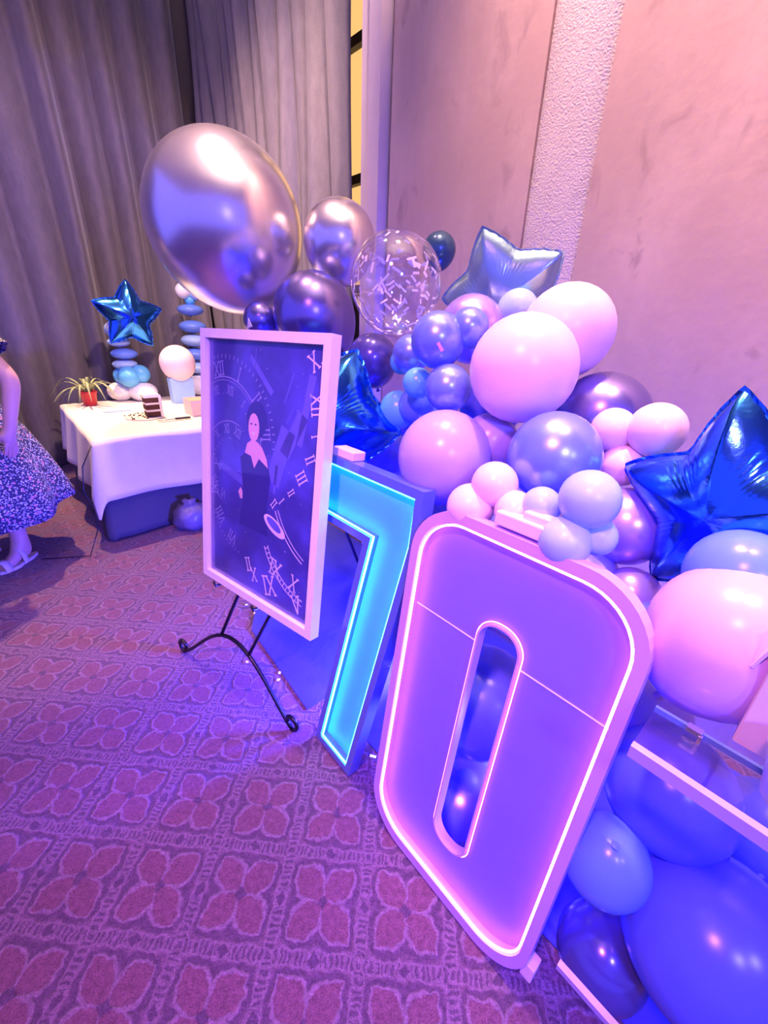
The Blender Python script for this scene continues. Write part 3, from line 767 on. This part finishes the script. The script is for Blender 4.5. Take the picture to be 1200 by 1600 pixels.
# foil stars
def star_mesh(m, T=.30, rv=.60, nr=16, nt_=180):
    mb = MB(); rings = []
    def R(th):
        k = (th / (2 * math.pi) * 5) % 1.0; t = abs(k - .5) * 2; t = 1 - t       # 0 tip .. 1 valley
        return rv + (1 - rv) * (1 - t) ** 1.5, t
    for side in (1, -1):
        vs = [(0, 0, side * T)]
        for i in range(1, nr + 1):
            rho = i / nr
            for j in range(nt_):
                th = 2 * math.pi * j / nt_; r, t = R(th)
                thick = T * (1 - rho ** 2) ** .62 * (1 - .30 * (1 - t) * rho ** 3)
                wr_ = .008 * math.sin(th * 5 * 13) * max(0, (t - .35)) * max(0, rho - .45) * (1 - rho) * 22
                vs.append((rho * r * math.cos(th + math.pi / 2), rho * r * math.sin(th + math.pi / 2), side * (thick + wr_)))
        fs = [(0, 1 + j, 1 + (j + 1) % nt_) for j in range(nt_)]
        for i in range(nr - 1):
            for j in range(nt_):
                a, b_ = 1 + i * nt_ + j, 1 + i * nt_ + (j + 1) % nt_
                fs.append((a, a + nt_, b_ + nt_, b_))
        mb.add(vs, fs)
    me = mb.mesh('foil'); me.materials.append(m)
    for p in me.polygons: p.use_smooth = True
    sb = MB(); vs = []
    for j in range(nt_):
        th = 2 * math.pi * j / nt_; r, t = R(th); cr = .006 * math.sin(th * 5 * 9)
        for k, z in ((.985, 0.004), (1.035, .003 + cr), (1.035, -.003 + cr), (.985, -.004)):
            vs.append((k * r * math.cos(th + math.pi / 2), k * r * math.sin(th + math.pi / 2), z))
    fs = []
    for j in range(nt_):
        j2 = (j + 1) % nt_
        for k in range(4): fs.append((j * 4 + k, j * 4 + (k + 1) % 4, j2 * 4 + (k + 1) % 4, j2 * 4 + k))
    sm = sb.add(vs, fs).mesh('seam'); sm.materials.append(m)
    return me, sm
def foil_star(P, r, key, roll_deg, label, yaw=0, pit=0, T=.30, group='foil star balloons', rv=.60):
    me, sm = star_mesh(M[key], T, rv)
    n = (CAM - P).normalized()
    x = UP.cross(n).normalized(); y = n.cross(x)
    B = basis(x, y, n) @ Euler((math.radians(pit), math.radians(yaw), 0)).to_matrix() @ Matrix.Rotation(math.radians(roll_deg), 3, 'Z')
    o = bpy.data.objects.new('star_balloon', me); COL.objects.link(o); o.matrix_world = Matrix.Translation(P) @ B.to_4x4() @ Matrix.Scale(r, 4)
    s_ = bpy.data.objects.new('seam', sm); COL.objects.link(s_); s_.parent = o
    return tag(o, label, 'balloon', group)
def star_px(px, py, rpx, s, *a, **k):
    P = at_s(px, py, s); return foil_star(P, rpx * zdepth(P) / FPX, *a, **k)
star_px(1139, 800, 184, 1.0, 'foilblue', 5.4, 'big shiny blue foil star at the right edge of the garland', yaw=-22, pit=17.7, T=.36)
star_px(786, 466, 101, 1.36, 'foilsilver', 19.4, 'grey blue foil star against the stucco pilaster', yaw=-15, pit=21, T=.36, rv=.68)
star_px(510, 661, 116, .87, 'foilblue', -25, 'blue foil star wedged between poster frame and mauve balloon', yaw=-17.7, T=.46, rv=.72)

# ================================================================== ACRYLIC STAND, CARTON, TUB (right foreground)
SS = .575
def sp(px, py, s): p = at_s(px, py, s); return p.dot(AX), p.z
zt = at_s(985, 1160, SS).z; a0 = at_s(985, 1168, SS).dot(AX); a1 = a0 + .75
st = thing('acrylic_stand', 'clear acrylic stand with polished rails beside the 0', 'stand', sa(SS, a0, 0), WALLB)
MB().box(((a1 - a0) / 2, .11, zt - .006), (a1 - a0, .21, .008)).build('shelf', M['glass'], st)
MB().box(((a1 - a0) / 2, .0, zt - .010), (a1 - a0, .012, .022)).build('front_rail', M['railpink'], st)
MB().box(((a1 - a0) / 2, .095, zt + .003), (a1 - a0, .006, .010)).build('middle_rail', M['rimcyan'], st)
MB().box(((a1 - a0) / 2, .208, zt + .003), (a1 - a0, .006, .010)).build('back_rail', M['rimcyan'], st)
al, zl = sp(858, 1490, SS)
MB().box(((a1 - a0 + al - a0 + .02) / 2, .0, zl), (a1 - a0 - (al - a0) - .02, .014, .016)).build('lower_rail', M['railpink'], st)
for xx, yy in ((a1 - a0 - .03, .004), (a1 - a0 - .03, .205), (-.10, .205)):
    if 1:
        MB().box((xx + .02, yy, zt / 2), (.014, .014, zt)).build('leg', M['glass'], st)
for yy in (.095, .205):
    MB().box((.055, yy - .004, zt + .008), (.02, .012, .008)).box((.064, yy - .008, zt + .000), (.005, .006, .014)).build('corner_clip', M['steel'], st)

pb = at_s(1172, 1010, .70); ab = pb.dot(AX)
bxo = thing('cardboard_box', 'open pink cardboard carton at the right edge on the acrylic stand', 'box', sa(.70, ab + .03, zt + .002), WALLB)
BW, BD, BH = .30, .20, .195; tk = .004
for c, s_ in (((BW / 2, 0, BH / 2), (BW, tk, BH)), ((BW / 2, BD, BH / 2), (BW, tk, BH)), ((0, BD / 2, BH / 2), (tk, BD, BH)), ((BW, BD / 2, BH / 2), (tk, BD, BH))):
    MB().box(c, s_).build('side_panel', M['boxpink'], bxo)
MB().box((BW / 2, BD / 2, tk / 2), (BW, BD, tk)).build('base_panel', M['boxpink'], bxo)
MB().box((BW / 2, BD / 2 + .02, BH + .001), (BW, BD * .7, tk)).build('top_flap', M['card'], bxo)
MB().box((-.010, BD / 2, BH - .034), (tk, BD * .96, .07), Matrix.Rotation(math.radians(14), 3, 'Y')).build('side_flap', M['boxpink'], bxo)

tb = at_s(1200, 1250, .64)
MB().lathe([(.028, 0), (.034, .002), (.042, .05), (.046, .078), (.049, .080), (.049, .083), (.044, .082), (.040, .05), (.030, .004)], 28, (0, 0, 0), False).add([], [])
tub = MB().lathe([(.001, 0), (.030, 0), (.034, .003), (.044, .060), (.047, .078), (.050, .080), (.050, .083), (.045, .081), (.042, .060), (.032, .005), (.001, .004)], 28).build('plastic_tub', mat('frosted_plastic', (.70, .62, .78), .3, trans=.35), None, True)
tub.location = sa(.64, tb.dot(AX) + .02, zt + .002)
tag(tub, 'frosted plastic tub in front of the pink carton on the acrylic stand', 'tub')

# flat blue sheet standing in for the blue shade on the carpet
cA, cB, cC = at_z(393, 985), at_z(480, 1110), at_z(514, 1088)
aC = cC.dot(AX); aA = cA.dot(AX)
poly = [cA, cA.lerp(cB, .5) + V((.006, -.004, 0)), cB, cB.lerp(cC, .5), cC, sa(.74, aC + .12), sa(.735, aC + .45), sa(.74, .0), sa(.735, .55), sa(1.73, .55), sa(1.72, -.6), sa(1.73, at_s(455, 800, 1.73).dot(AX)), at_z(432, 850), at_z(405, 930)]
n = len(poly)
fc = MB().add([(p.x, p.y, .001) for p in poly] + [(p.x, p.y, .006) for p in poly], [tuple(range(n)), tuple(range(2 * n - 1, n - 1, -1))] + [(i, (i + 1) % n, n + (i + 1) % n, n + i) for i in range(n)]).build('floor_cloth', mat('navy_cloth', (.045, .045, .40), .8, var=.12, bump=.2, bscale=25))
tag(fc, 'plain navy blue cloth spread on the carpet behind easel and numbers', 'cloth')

# ================================================================== CAKE TABLE
TZ = .72
tfl = at_z(146, 690, TZ); tx = MN.copy(); ty = -AX          # front edge runs along MN, depth runs back along -AX
TL_, TD = 1.40, 1.54
TB = basis(tx, ty, UP)
def tw(x, y, z=TZ): return tfl + tx * x + ty * y + UP * (z - TZ)
tbl = thing('banquet_table', 'cloth covered table holding the cake against the velvet curtain', 'table', V((tfl.x, tfl.y, 0)), TB)
MB().box((TL_ / 2, TD / 2, TZ - .025), (TL_, TD, .03)).build('table_top', M['wood'], tbl)
for x in (.05, TL_ - .05):
    for y in (.05, TD - .05): MB().tube([(x, y, 0), (x, y, TZ - .04)], .016).build('leg', M['iron'], tbl)
def drape(name, m, over, zt_, zmin, wave, seed, label, flare=.10, sub=30):
    rnd = random.Random(seed); nx, ny = 64, 44; vs = []
    x0, x1, y0, y1 = -over[0], TL_ + over[1], -over[2], TD + .01
    for j in range(ny + 1):
        for i in range(nx + 1):
            x = x0 + (x1 - x0) * i / nx; y = y0 + (y1 - y0) * j / ny
            ox = max(0, -x) + max(0, x - TL_); oy = max(0, -y)
            d = math.hypot(ox, oy) if (ox and oy) else ox + oy
            d = min(d, zt_ - zmin)
            px = min(max(x, 0), TL_); py = max(y, 0)
            sx = -1 if x < 0 else (1 if x > TL_ else 0)
            f = flare * d + .006
            wv = wave * d * math.sin((px * 9 + py * 11) + seed) if d > 0 else 0
            if ox and oy: nxv, nyv = sx * ox / math.hypot(ox, oy), -oy / math.hypot(ox, oy)
            else: nxv, nyv = (sx, 0) if ox else (0, -1 if oy else 0)
            vs.append((px + nxv * (f + wv), py + nyv * (f + wv), zt_ - d + (.0 if d else .0015 * math.sin(x * 13) * math.sin(y * 11))))
    fs = [(j * (nx + 1) + i, j * (nx + 1) + i + 1, (j + 1) * (nx + 1) + i + 1, (j + 1) * (nx + 1) + i) for j in range(ny) for i in range(nx)]
    o = MB().add(vs, fs).build(name, m, None, True); o.matrix_world = Matrix.Translation((tfl.x, tfl.y, 0)) @ TB.to_4x4()
    sm = o.modifiers.new('solid', 'SOLIDIFY'); sm.thickness = .002; sm.offset = 1
    return o
sk = drape('table_skirt', M['clothdark'], (.69, .69, .69), TZ - .006, .012, .03, 1, '', .06)
tag(sk, 'dark grey cloth hanging to the carpet under the white tablecloth', 'tablecloth')
tcl = drape('tablecloth', M['clothwhite'], (.40, .3, .40), TZ + .004, .2, .06, 2, '', .16)
tag(tcl, 'white tablecloth with hanging corner draped over the cake table', 'tablecloth')

TT = TZ + .0085
def on_table(px, py): return at_z(px, py, TT)
# potted spider plant
P = on_table(142, 633)
pl = thing('potted_spider_plant', 'spider plant with arching striped leaves in a red pot on the cake table', 'plant', P)
MB().lathe([(.040, 0), (.052, .004), (.066, .10), (.072, .105), (.072, .125), (.064, .125), (.062, .10)], 24).build('pot', M['redpot'], pl, True)
MB().lathe([(.002, .104), (.062, .106)], 20, cap=False).build('soil', M['soil'], pl)
rnd = random.Random(11)
leafs = [(a, rnd.uniform(.20, .34), rnd.uniform(.10, .22)) for a in range(0, 360, 22)] + [(95, .07, .23), (30, .08, .24), (200, .06, .22)]
for a, ln, hh in leafs:
    d = V((math.cos(math.radians(a)), math.sin(math.radians(a)), 0)); sd = V((-d.y, d.x, 0)); vs = []
    for i in range(9):
        t = i / 8; c = d * (.01 + ln * t) + UP * (.105 + hh * 4 * t * (1 - t * .98) * .62 - .05 * t * t)
        wd = .010 * math.sin(math.pi * min(1, .15 + t * .85)) + .001
        vs += [c - sd * wd + UP * .003, c, c + sd * wd + UP * .003]
    fs = [(i * 3 + k, i * 3 + k + 1, i * 3 + k + 4, i * 3 + k + 3) for i in range(8) for k in (0, 1)]
    MB().add(vs, fs).build('leaf', M['leaf'], pl, True)
# one leaf trails over the table edge
lp = [V((0, 0, .11)), V((-.07, -.05, .15)), V((-.14, -.10, .10)), V((-.18, -.13, .0)), V((-.19, -.14, -.14))]
vs = []
for c in lp: vs += [c + V((.006, -.008, 0)), c - V((.006, -.008, 0))]
MB().add(vs, [(2 * i, 2 * i + 1, 2 * i + 3, 2 * i + 2) for i in range(4)]).build('leaf', M['leaf'], pl, True)

# pale blue paper, cake board, cake slice, knife
o = MB().box((0, 0, .002), (.20, .09, .003)).build('paper_napkin', M['paperblue']); o.matrix_world = Matrix.Translation(on_table(183, 642)) @ TB.to_4x4(); tag(o, 'flat pale blue paper lying beside the red plant pot', 'napkin')
cbp = on_table(226, 652)
bd = MB().lathe([(.135, 0), (.14, .002), (.14, .008), (.135, .010)], 36).build('cake_board', mat('cake_board_white', (.84, .76, .66), .5), None, True); bd.location = cbp; tag(bd, 'round white cake board with crumbs under the last piece of cake', 'cake board')
ck = thing('cake_slice', 'tall last wedge of chocolate layer cake with cream icing', 'cake', on_table(242, 652) + UP * .011, TB)
def wedge(x0, x1, y0, y1, z0_, z1): return MB().box(((x0 + x1) / 2, (y0 + y1) / 2, (z0_ + z1) / 2), (x1 - x0, y1 - y0, z1 - z0_))
for i in range(3): wedge(-.060, .040, -.045, .05, .004 + i * .055, .042 + i * .055).build('sponge_layer', M['sponge'], ck, bevel=.003)
for i in range(2): wedge(-.058, .040, -.043, .05, .042 + i * .055, .059 + i * .055).build('cream_layer', M['icing'], ck, bevel=.002)
MB().prism([(.040, 0), (.062, 0), (.062, .165), (.05, .178), (.03, .182), (-.055, .180), (-.068, .172), (-.066, .152), (.040, .152)], -.046, .058).build('icing', M['icing'], ck, bevel=.004)
rnd = random.Random(2); mb = MB()
for i in range(46):
    a = rnd.uniform(0, 6.28); r = .13 * math.sqrt(rnd.random()); s_ = rnd.uniform(.003, .009)
    mb.box((r * math.cos(a) - .02, r * math.sin(a) - .02, .0105 + s_ / 2), (s_, s_ * 1.3, s_), Matrix.Rotation(a, 3, 'Z'))
cr = mb.build('cake_crumbs', M['sponge']); cr.location = cbp; cr['kind'] = 'stuff'; tag(cr, 'dark chocolate crumbs scattered on the round cake board', 'crumbs')
kf = thing('cake_knife', 'cake knife with a black handle beside the cake slice', 'knife', on_table(280, 656) + UP * .006, TB)
MB().box((.03, 0, .006), (.12, .022, .016)).build('handle', M['handle'], kf, bevel=.005)
MB().prism([(-.16, .002), (-.03, .002), (-.03, .006), (-.16, .005)], -.014, .012).build('blade', M['steel'], kf)
# takeaway carton, half hidden by the poster frame
cx = thing('cake_carton', 'pale pink open cake carton standing right of the cake knife', 'box', on_table(316, 646) , TB)
for c, s_ in (((0, -.10, .065), (.22, .004, .13)), ((0, .10, .065), (.22, .004, .13)), ((-.11, 0, .065), (.004, .20, .13)), ((.11, 0, .065), (.004, .20, .13))):
    MB().box(c, s_).build('side_panel', M['boxpink'], cx)
MB().box((0, 0, .122), (.20, .19, .004)).build('card_liner', M['card'], cx)
MB().box((0, 0, .003), (.22, .20, .004)).build('base_panel', M['boxpink'], cx)
# paper gift bag with pink balloon
gbp = on_table(287, 628)
gb = thing('paper_gift_bag', 'pale blue paper gift bag behind the cake carton', 'gift bag', gbp, TB)
MB().prism([(-.10, 0), (.10, 0), (.105, .23), (-.105, .23)], -.05, .05).build('bag_body', M['paperblue'], gb)
for y in (-.04, .04): MB().tube([(-.04, y, .22), (-.03, y, .27), (.03, y, .27), (.04, y, .22)], .003, 6).build('bag_handle', M['paper'], gb)
r = 25 * zdepth(gbp) / FPX
balloon_at(at_z(283, 549, 0) * 0 + gbp + UP * (.235 + r * .82), r, M['pink'], 'pink balloon resting on top of the pale blue gift bag', 1.08, (0, 0, -1), 'balloons on the cake table')

# balloon columns on the table
def column(px, py, scale, sname, has_star, leftbase):
    base = on_table(px, py); k = zdepth(base) / FPX * scale
    g = 'balloons on the cake table'
    def put(dx, dz, r, key, label, squash=None, fwd=0):
        P = base + CR * (dx * k) + UP * (dz * k) - V((0, 1, 0)) * (fwd * k)
        balloon_at(P, r * k, M[key], label, 1.04, (0, .6, -.8) if not squash else (0, 0, -1), g, squash)
    if leftbase:
        put(-14, 14, 17, 'whitelatex', 'white left base balloon of the column under the small star', (1.1, 1, .8), 4)
        put(18, 13, 18, 'whitelatex', 'white right base balloon of the column under the small star', (1.2, 1, .8), 0)
        put(8, 36, 15, 'aqua', 'front aqua balloon of the column under the small star', None, 12)
        put(-8, 36, 13, 'aqua', 'left aqua balloon of the column under the small star')
        put(20, 39, 13, 'aqua', 'right aqua balloon of the column under the small star')
        for i, (dx, dz, wd) in enumerate(((-1, 53, 17), (1, 68, 18), (-4, 84, 15))):
            put(dx, dz, wd, 'blue' if i % 2 else 'ltblue', ['lowest flat blue balloon ring of the column under the small star', 'middle flat blue balloon ring of the column under the small star', 'top flat blue balloon ring of the column under the small star'][i], (1, 1, .42))
        put(-10, 101, 10, 'ltblue', 'left pale balloon just below the small blue star')
        put(0, 103, 11, 'whitelatex', 'white front balloon just below the small blue star', None, 8)
        put(13, 100, 11, 'ltblue', 'right pale balloon just below the small blue star')
    else:
        put(0, 16, 18, 'whitelatex', 'white base balloon of the column behind the framed poster', (1.2, 1.2, .8))
        for i, dz in enumerate((40, 58, 76, 94)):
            put(0, dz, 18, 'blue' if i % 2 else 'ltblue', ['lowest', 'second', 'third', 'fourth'][i] + ' flat blue balloon ring in the column behind the framed poster', (1, 1, .45))
        put(0, 115, 17, 'blue', 'top flat blue balloon ring just above the poster corner', (1, 1, .42))
        put(-4, 138, 9.5, 'whitelatex', 'left tiny pale balloon topping the column behind the poster', None, 6)
        put(9, 136, 9, 'ltblue', 'right tiny pale balloon topping the column behind the poster')
        put(1, 127, 7, 'aqua', 'tiny aqua balloon under the pale pair topping the rear column')
column(208, 625, 1.0, 'a', True, True)
column(316, 618, 1.05, 'b', False, False)
P = at_y(202, 494, on_table(208, 625).y - .02)
foil_star(P, 50 * zdepth(P) / FPX, 'foilblue', -4, 'small shiny blue foil star topping the balloon column on the cake table', 15.8, 2, .36)

# cable beside the table and plastic bag under it
c0 = tw(-.10, -.05, .60)
cbm = MB().tube([tw(-.02, -.02, .70), tw(-.10, -.06, .58), tw(-.13, -.07, .42), tw(-.10, -.10, .28), tw(-.12, -.16, .16), tw(-.2, -.2, .012), tw(-.45, -.05, .010)], .0035, 6).build('power_cord', M['iron'], None, True)
tag(cbm, 'thin dark cord hanging down the left side of the cake table', 'cord')
bgp = at_z(302, 822, .0)
rnd = random.Random(9); mb = MB(); prof = [(.02, .004), (.10, .004), (.13, .06), (.12, .13), (.085, .18), (.04, .20), (.05, .23), (.015, .235)]
vs = []; n = 22
for r, z in prof:
    for kx in range(n):
        a = 2 * math.pi * kx / n; rr = r * (1 + .12 * math.sin(a * 5 + z * 30) + rnd.uniform(-.05, .05)); vs.append((rr * math.cos(a), rr * math.sin(a), z))
fs = [(i * n + kx, i * n + (kx + 1) % n, (i + 1) * n + (kx + 1) % n, (i + 1) * n + kx) for i in range(len(prof) - 1) for kx in range(n)]
o = mb.add(vs, fs + [tuple(range(n))]).build('plastic_bag', M['bag'], None, True); o.location = bgp; tag(o, 'crumpled grey plastic bag on the carpet under the table front', 'bag')

# white paper flag poking above the poster
pf_ = at_s(389, 505, .84)
o = MB().prism([(-.022, -.02), (.026, -.012), (-.004, .020)], 0, .002).build('paper_flag', M['paper']); o.matrix_world = Matrix.Translation(pf_) @ WALLB.to_4x4(); tag(o, 'tiny cream paper flag poking above the poster frame', 'flag')

# confetti on the carpet by the easel
rnd = random.Random(21)
lab = ['below the poster hook', 'nearest the poster corner', 'inside the easel arch, upper', 'under the right of the arch, upper of two', 'under the right of the arch, lower of two', 'left of the arch middle', 'beside the arch top', 'farthest right, towards the 7']
for (px, py), l in zip([(398, 958), (426, 992), (386, 1034), (437, 1051), (435, 1062), (376, 1010), (385, 945), (481, 1019)], lab):
    P = at_z(px, py, .004)
    o = MB().prism(ell(0, 0, .009, .007, 8), -.001, .001).build('confetti_flake', M['paper']); o.location = P
    o.rotation_euler = (math.radians(90) + rnd.uniform(-.2, .2), 0, rnd.uniform(0, 3)); tag(o, 'pale confetti flake on the carpet, ' + l, 'confetti', 'confetti flakes by the easel')

# ================================================================== PERSON (left edge)
PX, PY = -2.47, 2.36
pn = thing('person', 'person in a navy floral dress and beige sandals at the left edge', 'person', (PX, PY, 0))
FD = V((-.12, -.99, 0)).normalized(); LD = V((-FD.y, FD.x, 0))       # facing, person's left (image right)
if LD.x < 0: LD = -LD
def pp(l, f, z): return LD * l + FD * f + UP * z
def skin_body():
    vs = []; es = []; rs = []
    def v(p, r, par=None):
        vs.append(p); rs.append(r)
        if par is not None: es.append((par, len(vs) - 1))
        return len(vs) - 1
    pel = v(pp(0, 0, .98), .15)
    wa = v(pp(0, .01, 1.14), .125, pel); ch = v(pp(0, 0, 1.33), .145, wa); ns = v(pp(0, -.01, 1.47), .075, ch); nk = v(pp(0, .0, 1.55), .052, ns)
    h1 = v(pp(0, .015, 1.62), .078, nk); h2 = v(pp(0, .01, 1.71), .092, h1); v(pp(0, 0, 1.775), .062, h2)
    for s in (1, -1):
        sh = v(pp(.19 * s, -.01, 1.43), .062, ch)
        el = v(pp((.43 if s > 0 else .26) * s, -.02, 1.15), .048, sh); wr_ = v(pp((.42 if s > 0 else .30) * s, .06, .92), .031, el)
        pa = v(pp((.40 if s > 0 else .30) * s, .075, .85), .034, wr_)
        base = vs[pa]
        for df, ln in ((-.030, .075), (-.011, .085), (.009, .08), (.028, .062)):
            k1 = v(base + LD * (.004 * s) + FD * df - UP * .035, .0105, pa); k2 = v(base + FD * df - UP * (.035 + ln * .5) - LD * (.008 * s), .0095, k1)
            v(base + FD * df - UP * (.03 + ln) - LD * (.024 * s), .0085, k2)
        t1_ = v(base + FD * .038 + UP * .012 - LD * (.012 * s), .0115, pa); v(base + FD * .055 - UP * .030 - LD * (.022 * s), .0095, t1_)
        hp = v(pp(.095 * s, 0, .90), .105, pel); kn = v(pp(.12 * s, .02, .50), .066, hp); cf_ = v(pp(.125 * s, -.01, .34), .058, kn)
        ak = v(pp(.13 * s, -.02, .09), .040, cf_); hl = v(pp(.13 * s, -.045, .052), .034, ak)
        bl_ = v(pp(.14 * s, .10, .042), .034, ak); v(pp(.145 * s, .165, .034), .026, bl_)
    me = bpy.data.meshes.new('body'); me.from_pydata([tuple(p) for p in vs], es, []); me.update()
    o = link('body', me, M['skin'], pn)
    sm = o.modifiers.new('skin', 'SKIN'); sm.use_smooth_shade = True
    for i, d in enumerate(me.skin_vertices[0].data): d.radius = (rs[i], rs[i]); d.use_root = (i == 0)
    ss = o.modifiers.new('sub', 'SUBSURF'); ss.levels = 2; ss.render_levels = 2
    return o
skin_body()
FM = floral_mat()
vs = []; n = 72; prof = [(1.46, .10, .07), (1.42, .20, .10), (1.33, .205, .135), (1.24, .19, .13), (1.14, .165, .125), (1.06, .19, .15), (.96, .26, .21), (.82, .33, .28), (.66, .38, .35), (.54, .42, .39), (.45, .44, .41), (.37, .45, .42)]
for z, rx, ry in prof:
    fo = max(0, (1.1 - z)) * .075
    for k in range(n):
        a = 2 * math.pi * k / n; w_ = 1 + fo * math.sin(a * 9 + z * 2) + fo * .5 * math.sin(a * 5)
        vs.append(LD * (rx * math.cos(a) * w_) + FD * (ry * math.sin(a) * w_) + UP * (z - (.03 * math.sin(a * 3) if z < .4 else 0)))
fs = [(i * n + k, i * n + (k + 1) % n, (i + 1) * n + (k + 1) % n, (i + 1) * n + k) for i in range(len(prof) - 1) for k in range(n)]
dr = MB().add(vs, fs).build('dress', FM, pn, True)
so = dr.modifiers.new('solid', 'SOLIDIFY'); so.thickness = .004
for s in (1, -1):
    vs = []; n = 28
    for t, r in ((0, .075), (.3, .082), (.65, .092), (1, .108)):
        c = pp(.17 * s, -.01, 1.44).lerp(pp((.33 if s > 0 else .262) * s, -.015, 1.29), t); ax_ = (pp(.26 * s, 0, 1.3) - pp(.17 * s, 0, 1.44)).normalized(); yv = FD; xv = ax_.cross(yv)
        for k in range(n):
            a = 2 * math.pi * k / n; rr = r * (1 + .07 * t * math.sin(a * 7)); vs.append(c + xv * (rr * math.cos(a)) + yv * (rr * math.sin(a)))
    MB().add(vs, [(i * n + k, i * n + (k + 1) % n, (i + 1) * n + (k + 1) % n, (i + 1) * n + k) for i in range(3) for k in range(n)]).build('sleeve', FM, pn, True)
    c = pp(.138 * s, .05, 0)
    so_ = [c + FD * (.135 * math.sin(t)) * (1.0) + LD * (.046 * math.cos(t) * (1.1 if math.sin(t) > 0 else .8)) for t in [2 * math.pi * i / 24 for i in range(24)]]
    sandal = MB().add([p + UP * .002 for p in so_] + [p + UP * .022 for p in so_], [tuple(range(24)), tuple(range(47, 23, -1))] + [(i, (i + 1) % 24, 24 + (i + 1) % 24, 24 + i) for i in range(24)]).build('sandal_sole', M['sandal'], pn)
    for f_, h, wd in ((.10, .078, .022), (-.015, .112, .016)):
        ts = [math.pi * i / 12 for i in range(13)]
        rg = [[c + FD * (f_ + k) + LD * ((.046 + e) * math.cos(t)) + UP * (.012 + (h + e - .012) * math.sin(t)) for t in ts] for k, e in ((-wd, .004), (wd, .004), (wd, .0), (-wd, .0))]
        MB().add([p for r in rg for p in r], [(a * 13 + i, a * 13 + i + 1, ((a + 1) % 4) * 13 + i + 1, ((a + 1) % 4) * 13 + i) for a in range(4) for i in range(12)]).build('strap', M['sandal'], sandal, True)
# hair and face
hv = MB().lathe([(.004, .115), (.06, .10), (.098, .05), (.108, -.01), (.106, -.10), (.09, -.17)], 24, cap=False)
hr = hv.build('hair', M['hair'], pn, True); hr.location = pp(0, -.022, 1.715)
for s in (1, -1):
    MB().lathe([(.001, -.010), (.008, -.006), (.011, 0), (.008, .006), (.001, .010)], 12).build('eye', mat('eye_white', (.8, .78, .76), .2), pn, True).location = pp(.033 * s, .092, 1.70)
MB().tube([pp(0, .098, 1.705), pp(0, .118, 1.668), pp(0, .103, 1.660)], [.008, .013, .008], 8).build('nose', M['skin'], pn, True)
MB().tube([pp(-.026, .082, 1.628), pp(0, .097, 1.624), pp(.026, .082, 1.628)], [.004, .008, .004], 8).build('mouth', mat('lips', (.5, .18, .17), .4), pn, True)
